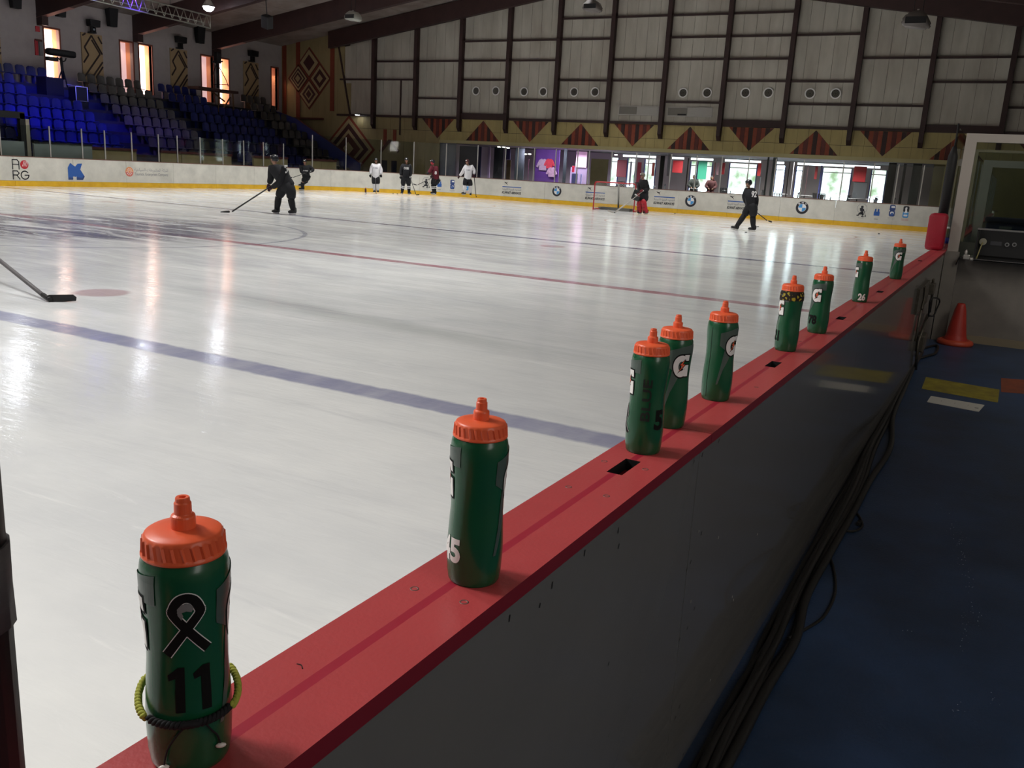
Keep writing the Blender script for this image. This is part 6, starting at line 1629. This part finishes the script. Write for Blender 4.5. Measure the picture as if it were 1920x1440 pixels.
# skater with number on the back, right of the goal
figure('skater in black numbered jersey and helmet, gliding left before the right lobby windows', (1405, 433.5),
 dict(pelvis=(1409.5, 384, 0), chest=(1406.5, 364, 0), neck=(1403.8, 352.5, 0), head=(1403.5, 344.5, .0), lsh=(1399.5, 358, .08), rsh=(1413, 359, -.05), lel=(1395.5, 370, .2), rel=(1418, 374, -.02), lwr=(1399, 382, .3), rwr=(1417, 389, .02),
      lhip=(1405.5, 389, .06), rhip=(1413, 389, -.06), lkn=(1394.5, 405, .08), rkn=(1411.5, 408, -.06), lan=(1380.5, 425.5, .05), ran=(1412.5, 427.0, -.06), ltoe=(1370, 427, .05), rtoe=(1402, 429, -.1)),
 (-.9, .35), dict(black, tilt=dict(l=-.15)), extra=back_number('92', 1414, 364, 10, 12, sh=-.25, lift=.2),
 stick=('dark hockey stick trailing behind the numbered skater, blade on the ice', (1396, 381, .3), (1441, 415.5, -.1), (1447, 418, -.1)))
# large blurred skater on the left, seen from behind
figure('big skater in black bending forward with a long stick, nearest on the left', (535, 402),
 dict(pelvis=(541, 348, 0), chest=(521, 322, .05), neck=(514, 306, .1), head=(514.5, 299.5, .12), lsh=(509, 316, .2), rsh=(533, 317, -.1), lel=(508, 334, .28), rel=(524, 343, -.12), lwr=(504, 346, .35), rwr=(509, 352, .1),
      lhip=(530, 352, .1), rhip=(546, 354, -.1), lkn=(522, 372, .12), rkn=(546, 375, -.1), lan=(519, 394, .12), ran=(550, 394.5, -.1), ltoe=(512, 398, .0), rtoe=(543, 398, -.2)),
 (-.85, -.35, -.15), dict(black, glove=mat('maroon glove', (62, 22, 40), .8)), extra=back_number('5', 536, 317, 7, 15, sh=.0, lift=.16),
 stick=('long dark hockey stick reaching down left from the big black skater', (516, 344, .1), (431, 399, -.3), (415, 402, -.35)))
# leaning skater near the left glass
figure('skater in black leaning sideways by the far left boards, one skate lifted', (566, 357),
 dict(pelvis=(574, 331, 0), chest=(572, 318, 0), neck=(571.5, 310, 0), head=(571.5, 304, -.05), lsh=(566, 314, .0), rsh=(580, 313, 0), lel=(565.5, 323, -.1), rel=(588, 319, -.1), lwr=(571, 325, -.25), rwr=(580, 322, -.3),
      lhip=(570.5, 334, 0), rhip=(578, 333, 0), lkn=(567.5, 343, -.1), rkn=(574, 340, .1), lan=(567, 352.5, -.05), ran=(566, 346, .35), ltoe=(561, 355, -.1), rtoe=(562, 349, .4)),
 (-.2, 1), black, extra=back_number('FLYERS', 573, 320, 9, 2, lift=.22),
 stick=('stick held out low by the leaning skater beside the left boards', (582, 321, -.3), (548, 333, -.5), (545, 334, -.5)))
figure('skater in a white jersey and black shorts standing at the far boards', (705, 363),
 dict(pelvis=(704.5, 331, 0), chest=(705, 315, 0), neck=(705, 307.5, 0), head=(705, 301.5, -.02), lsh=(698.5, 310.5, 0), rsh=(711.5, 310.5, 0), lel=(696, 319.5, 0), rel=(714.5, 319.5, 0), lwr=(695, 327, -.05), rwr=(714.5, 327, -.05),
      lhip=(701.5, 335, 0), rhip=(707.5, 335, 0), lkn=(702, 346, -.02), rkn=(708, 346, -.02), lan=(702.5, 357.5, 0), ran=(708.5, 357.5, 0), ltoe=(701, 360, -.15), rtoe=(709, 360, -.15)),
 (0, 1), dict(jersey=M_jw, shorts=M_blackg, sock=M_sw, glove=M_blackg, helmet=M_hk), extra=back_number('FLYERS', 704, 315, 9, 2, col=mat('blue grey print', (60, 66, 90), .6), lift=.23),
 stick=('upright dark stick held in front of the white jerseyed skater at the far boards', (704, 334, -.3), (705, 362, -.5), (705.5, 364, -.62)))
figure('skater in black with two white stripes on each sock, at the far boards', (761, 367),
 dict(pelvis=(761, 332, 0), chest=(761.5, 315, 0), neck=(762, 307.5, 0), head=(762, 301, -.02), lsh=(755, 311, 0), rsh=(768.5, 311, 0), lel=(752, 321, 0), rel=(770, 321, 0), lwr=(752, 330, -.08), rwr=(769.5, 331, -.08),
      lhip=(757, 336, 0), rhip=(765, 336, 0), lkn=(755.5, 347.5, -.02), rkn=(766.5, 347.5, -.02), lan=(754, 360, 0), ran=(767, 360.5, 0), ltoe=(752.5, 363, -.15), rtoe=(770, 363.5, -.15)),
 (0, 1), dict(black, stripes=(.08, .32)), extra=back_number('C FLYERS', 762, 315.5, 9, 4, lift=.23),
 stick=('dark stick slanting to the ice right of the striped sock skater', (769, 333, -.15), (780.5, 366, -.3), (786, 366, -.35)))
figure('skater in a dark red jersey with a pink scarf, holding a stick out left', (815, 368.6),
 dict(pelvis=(816.5, 334, 0), chest=(815, 319, 0), neck=(811.5, 310.5, 0), head=(811, 304.5, -.05), lsh=(810, 315, -.1), rsh=(818.5, 315, .08), lel=(805, 323, -.15), rel=(819, 324, .0), lwr=(803.5, 324, -.3), rwr=(811, 329, -.15),
      lhip=(813.5, 337, -.05), rhip=(818.5, 337, .05), lkn=(811.5, 348, -.05), rkn=(815, 348, .05), lan=(813, 360, 0), ran=(815, 361, .06), ltoe=(809, 364, -.05), rtoe=(812, 364, .05)),
 (-.9, .4), dict(jersey=M_jr, shorts=M_blackg, sock=M_blackg, glove=M_blackg, helmet=M_hk, face=M_pinkc, stripes=(.1, .32)),
 extra=back_number('8', 817, 324, 4, 6, sh=-.3, lift=.2),
 stick=('stick held across the boards by the red jerseyed skater', (817, 330, -.15), (781, 347.5, -.3), (775, 346, -.3)))
figure('skater in a loose white jersey leaning on the boards, black shorts and stick', (880, 373),
 dict(pelvis=(877, 334, 0), chest=(878.5, 318, 0), neck=(877.5, 309.5, 0), head=(876, 304, -.05), lsh=(872, 313.5, 0), rsh=(885, 313, 0), lel=(868, 322.5, .1), rel=(889.5, 319.5, 0), lwr=(861.5, 330, .2), rwr=(888.5, 327, -.1),
      lhip=(873.5, 338, 0), rhip=(881, 338, 0), lkn=(871.5, 349, 0), rkn=(882, 350, 0), lan=(870.5, 361, 0), ran=(882.5, 363, 0), ltoe=(866, 364, -.1), rtoe=(882, 366, -.15)),
 (-.5, 1), dict(jersey=M_jw, shorts=M_blackg, sock=M_sw, glove=mat('dark red glove', (58, 20, 30), .8), helmet=mat('dark red helmet', (70, 24, 30), .4)), extra=back_number('FLYERS', 878, 319, 6, 2, col=MATS['blue grey print'], lift=.23),
 stick=('thin stick planted on the ice right of the leaning white jersey', (889, 331, -.1), (892.5, 369, -.1), (894, 370.5, -.1)))
# the goalie
figure('goalie in black with crimson leg pads and a dark blocker, right of the goal', (1205, 402.5),
 dict(pelvis=(1207.5, 365, 0), chest=(1207.5, 345, 0), neck=(1205.5, 335, 0), head=(1205, 330, -.02), lsh=(1201, 341, .05), rsh=(1212, 342, -.05), lel=(1198.5, 354, .05), rel=(1215.5, 356, -.05), lwr=(1198, 362, -.15), rwr=(1205, 357, -.3),
      lhip=(1203, 370, .05), rhip=(1210.5, 370, -.08), lkn=(1201, 382, .05), rkn=(1208.5, 380, -.12), lan=(1200.5, 396.5, .05), ran=(1212, 396.5, -.12), ltoe=(1197, 401, -.05), rtoe=(1207, 401, -.25)),
 (-.8, .6), dict(jersey=M_jk, shorts=M_blackg, sock=M_blackg, glove=mat('red and black glove', (110, 22, 34), .7), helmet=mat('goalie cap', (110, 104, 92), .6), pads=(M_grd2, (-.4, -.9, 0))),
 stick=('pale goalie stick leaning from the goal post to the ice', (1206, 358, -.3), (1151, 399.5, -.4), (1140, 396, -.4), False, True))
gl_ = bpy.data.objects['hockey_stick']
B = atz(1205, 402.5, 0); h_ = Vector((B.x, B.y, 0)).normalized(); p = aty(1194, 366, B.y-.2)
bl = finish('goalie_blocker', (lambda b: (box(b, -.19, -.05, -.24, .19, .05, .22, bevel=.04), b)[1])(nb()), mat('dark blocker', (24, 32, 30), .5), smooth=True); bl.location = p; bl.rotation_euler = (.15, .3, .4)
tag(bl, 'dark blocker glove held in front of the goalie', 'glove'); bm = nb(); box(bm, -.1, -.056, -.02, .12, -.05, .04); finish('blocker_mark', bm, M_w, bl)
# two seated people behind the lobby glass
for px, lab, rgb in ((1300, 'seated person in dark grey behind the glass, left of the hanging green banner', (40, 44, 44)), (1333, 'seated person in maroon clothes behind the glass, below the maroon curtain', (66, 24, 30))):
    P0 = aty(px, 350, 49.6); B0 = Vector((P0.x, 49.6, LF)); m_ = mat('coat '+lab[:30], rgb, .9)
    h = Vector((B0.x, B0.y, 0)).normalized(); rt_ = Vector((h.y, -h.x, 0))
    def pt(u, z, aw=0): q = B0+rt_*u+h*aw+Vector((0, 0, z))-CAM; return (960+F_PX*q.dot(RT)/q.dot(_F), 720-F_PX*q.dot(UP)/q.dot(_F), aw)
    z_ = .3
    figure(lab, None, dict(pelvis=pt(0, .55+z_*0), chest=pt(0, .98), neck=pt(0, 1.2), head=pt(.0, 1.36), lsh=pt(-.2, 1.13), rsh=pt(.2, 1.13), lel=pt(-.27, .88, -.1), rel=pt(.27, .88, -.1), lwr=pt(-.12, .8, -.36), rwr=pt(.12, .8, -.36),
        lhip=pt(-.1, .52), rhip=pt(.1, .52), lkn=pt(-.13, .52, -.45), rkn=pt(.13, .52, -.45), lan=pt(-.13, .09, -.5), ran=pt(.13, .09, -.5), ltoe=pt(-.13, .05, -.7), rtoe=pt(.13, .05, -.7)),
        (0.2, 1), dict(jersey=m_, shorts=m_, sock=m_, glove=M_skin, helmet=M_k), helmet=False, base_pt=B0, gloves=False, skates=False)
    c = copy_tree(c0_); c.location = B0+h*.0; c.rotation_euler = (0, 0, math.atan2(h.y, h.x)-PI/2); tag(c, 'cafe chair under the seated person in %s' % ('dark grey' if px == 1300 else 'maroon'), 'chair', 'occupied cafe chairs')
p = aty(1318, 306, 50.8); o = bx('green_banner', (p.x-.25, 50.8, 1.7), (p.x+.25, 50.85, 2.7), mat('teal banner', (60, 168, 140), .7)); tag(o, 'teal green banner hanging before the third bright window', 'banner')

# ------------------------------------------------------------------ goal
gp0, gp1 = atz(1112, 393, 0), atz(1188, 398, 0)
goal = empty('hockey_goal', (gp0+gp1)/2, label='red framed hockey goal with a white net before the end boards', cat='goal')
ctr = (gp0+gp1)/2; gx_ = (gp1-gp0); gx_.z = 0; wG = gx_.length/2; ux = gx_.normalized(); uy = Vector((-ux.y, ux.x, 0))
if uy.y < 0: uy = -uy
HG = 1.3
def gl(u, v, z): return tuple(ux*u+uy*v+Vector((0, 0, z)))
M_gred = mat('goal red paint', (176, 30, 40), .4)
bm = nb(); tube(bm, [gl(-wG, 0, 0), gl(-wG, 0, HG-.1), gl(-wG+.03, 0, HG-.03), gl(-wG+.1, 0, HG), gl(wG-.1, 0, HG), gl(wG-.03, 0, HG-.03), gl(wG, 0, HG-.1), gl(wG, 0, 0)], .03, 10); finish('goal_frame', bm, M_gred, goal)
tb('base_frame', smoothcurve([gl(-wG, 0, .03), gl(-wG-.03, .6, .03), gl(-wG*.6, 1.1, .03), gl(0, 1.15, .03), gl(wG*.6, 1.1, .03), gl(wG+.03, .6, .03), gl(wG, 0, .03)], 5), .03, M_gred, goal, 8)
tb('top_shelf', smoothcurve([gl(-wG+.05, 0, HG), gl(-wG*.7, .5, HG-.02), gl(0, .6, HG-.02), gl(wG*.7, .5, HG-.02), gl(wG-.05, 0, HG)], 5), .015, M_gred, goal, 6)
tb('centre_brace', [gl(.08, .6, HG-.02), gl(.1, 1.1, .05)], .045, mat('pale brace pad', (150, 150, 144), .6), goal, 8)
bx('base_padding', tuple(Vector(gl(-wG+.1, .9, .0))+Vector((0, 0, 0))), tuple(Vector(gl(wG-.1, 1.0, .0))+Vector((0, .06, .12))), mat('grey base padding', (92, 92, 88), .7), goal)
bm = nb(); NU, NV = 22, 15; rows = []
for j in range(NV+1):
    v = j/NV; row = []
    for i in range(NU+1):
        s = i/NU; ang = PI*s; bu, bv = -(wG+.02)*math.cos(ang), 1.12*math.sin(ang)**.6; tu, tv = -(wG-.06)*math.cos(ang), .58*math.sin(ang)**.6
        row.append(Vector(gl(tu+(bu-tu)*v, tv+(bv-tv)*v**.7, HG*(1-v)+.02)))
    rows.append(row)
def thin(bm, a, b, r=.003):
    d = (b-a).normalized(); u = d.cross(Vector((.3, .5, .8))).normalized()*r; w_ = d.cross(u)
    A_ = [bm.verts.new(a+q) for q in (u, -u*.5+w_*.87, -u*.5-w_*.87)]; B_2 = [bm.verts.new(b+q) for q in (u, -u*.5+w_*.87, -u*.5-w_*.87)]
    for k in range(3): bm.faces.new((A_[k], A_[(k+1) % 3], B_2[(k+1) % 3], B_2[k]))
for j in range(NV):
    for i in range(NU):
        thin(bm, rows[j][i], rows[j+1][i+1]); thin(bm, rows[j][i+1], rows[j+1][i])
for i in range(NU+1): 
    e = Vector(gl(-(wG-.06)*math.cos(PI*i/NU), 0, HG)); thin(bm, rows[0][i], e)
net = finish('net', bm, mat('white net cord', (200, 200, 196), .8), goal); net['kind'] = 'stuff'

# pucks and small things on the ice
def puck(px, py, label):
    p = atz(px, py, 0); bm = nb(); lathe(bm, [(0, 0), (.036, 0), (.038, .003), (.038, .022), (.036, .025), (0, .025)], 16, (0, 0, 0)); o = finish('puck', bm, M_black); o.location = (p.x, p.y, .0005); tag(o, label, 'puck', 'pucks on the ice')
for px, py, lab in ((1421, 425.5, 'black puck right of the numbered skater'), (1398.5, 436, 'black puck between the skates of the numbered skater'), (1648, 438.5, 'lone black puck near the right end of the end boards'), (1265.5, 400.5, 'black puck by the yellow kick plate right of the goalie'), (1153, 399, 'puck in front of the goal'),
    (1000+57, 374.5, 'puck left of the goal'), (725, 361.5, 'puck left of the pair by the boards'), (737, 363.3, 'puck beside the striped sock skater'), (745, 363.9, 'puck nearest the striped sock skater'), (686.5, 362.5, 'puck left of the white jerseyed skater')): puck(px, py, lab)
p = atz(685.5, 360.5, 0); bm = nb(); lathe(bm, [(0, 0), (.05, .0), (.055, .1), (.05, .18), (.02, .22), (0, .24)], 12); o = finish('drink_bottle', bm, mat('brown bottle', (90, 50, 36), .5), smooth=True); o.location = (p.x, p.y, 0); tag(o, 'small brown bottle on the ice at the far boards', 'bottle')
bm = nb(); lathe(bm, [(.021, .2), (.021, .25), (0, .26)], 10); finish('lid', bm, M_orange, o)
# stick blade reaching in at the left edge
a, b, c = atz(-70, 440, 1.3), atz(88, 563, .02), atz(143, 566, .0)
a = Vector((atz(88, 563, 0).x-1.15, atz(88, 563, 0).y+.25, 0)); P1 = atz(92, 566, 0)
d0, d1 = ray(0, 490), ray(84, 556)
# shaft: start at the heel and rise towards the sight line of (0,490)
t_ = (P1.y+.25-CAM.y)/d0.y; S0 = CAM+d0*t_
sroot = empty('hockey_stick', P1, label='dark stick blade and shaft reaching in over the ice at the left edge', cat='stick')
v0 = S0-P1; top = v0*1.55
tb('shaft', [top, v0*.06+Vector((0, 0, .02))], .023, mat('grey stick shaft', (88, 84, 86), .5), sroot, 8)
tb('heel_tape', [v0*.12+Vector((0, 0, .02)), v0*.02+Vector((0, 0, .03)), (.03, .0, .03)], .027, M_black, sroot, 8)
P2 = atz(143, 566, 0)-P1; dn = P2.normalized(); s = dn.cross(Vector((0, 0, 1))).normalized()*.008
bm = nb(); prism(bm, [(0, .0), (P2.length*.5, -.0), (P2.length, .012), (P2.length*1.02, .05), (P2.length*.9, .08), (.0, .075), (-.03, .05)], lambda u, v: tuple(dn*u+Vector((0, 0, v))-s), lambda u, v: tuple(dn*u+Vector((0, 0, v))+s)); bmesh.ops.recalc_face_normals(bm, faces=bm.faces); finish('blade', bm, M_black, sroot)
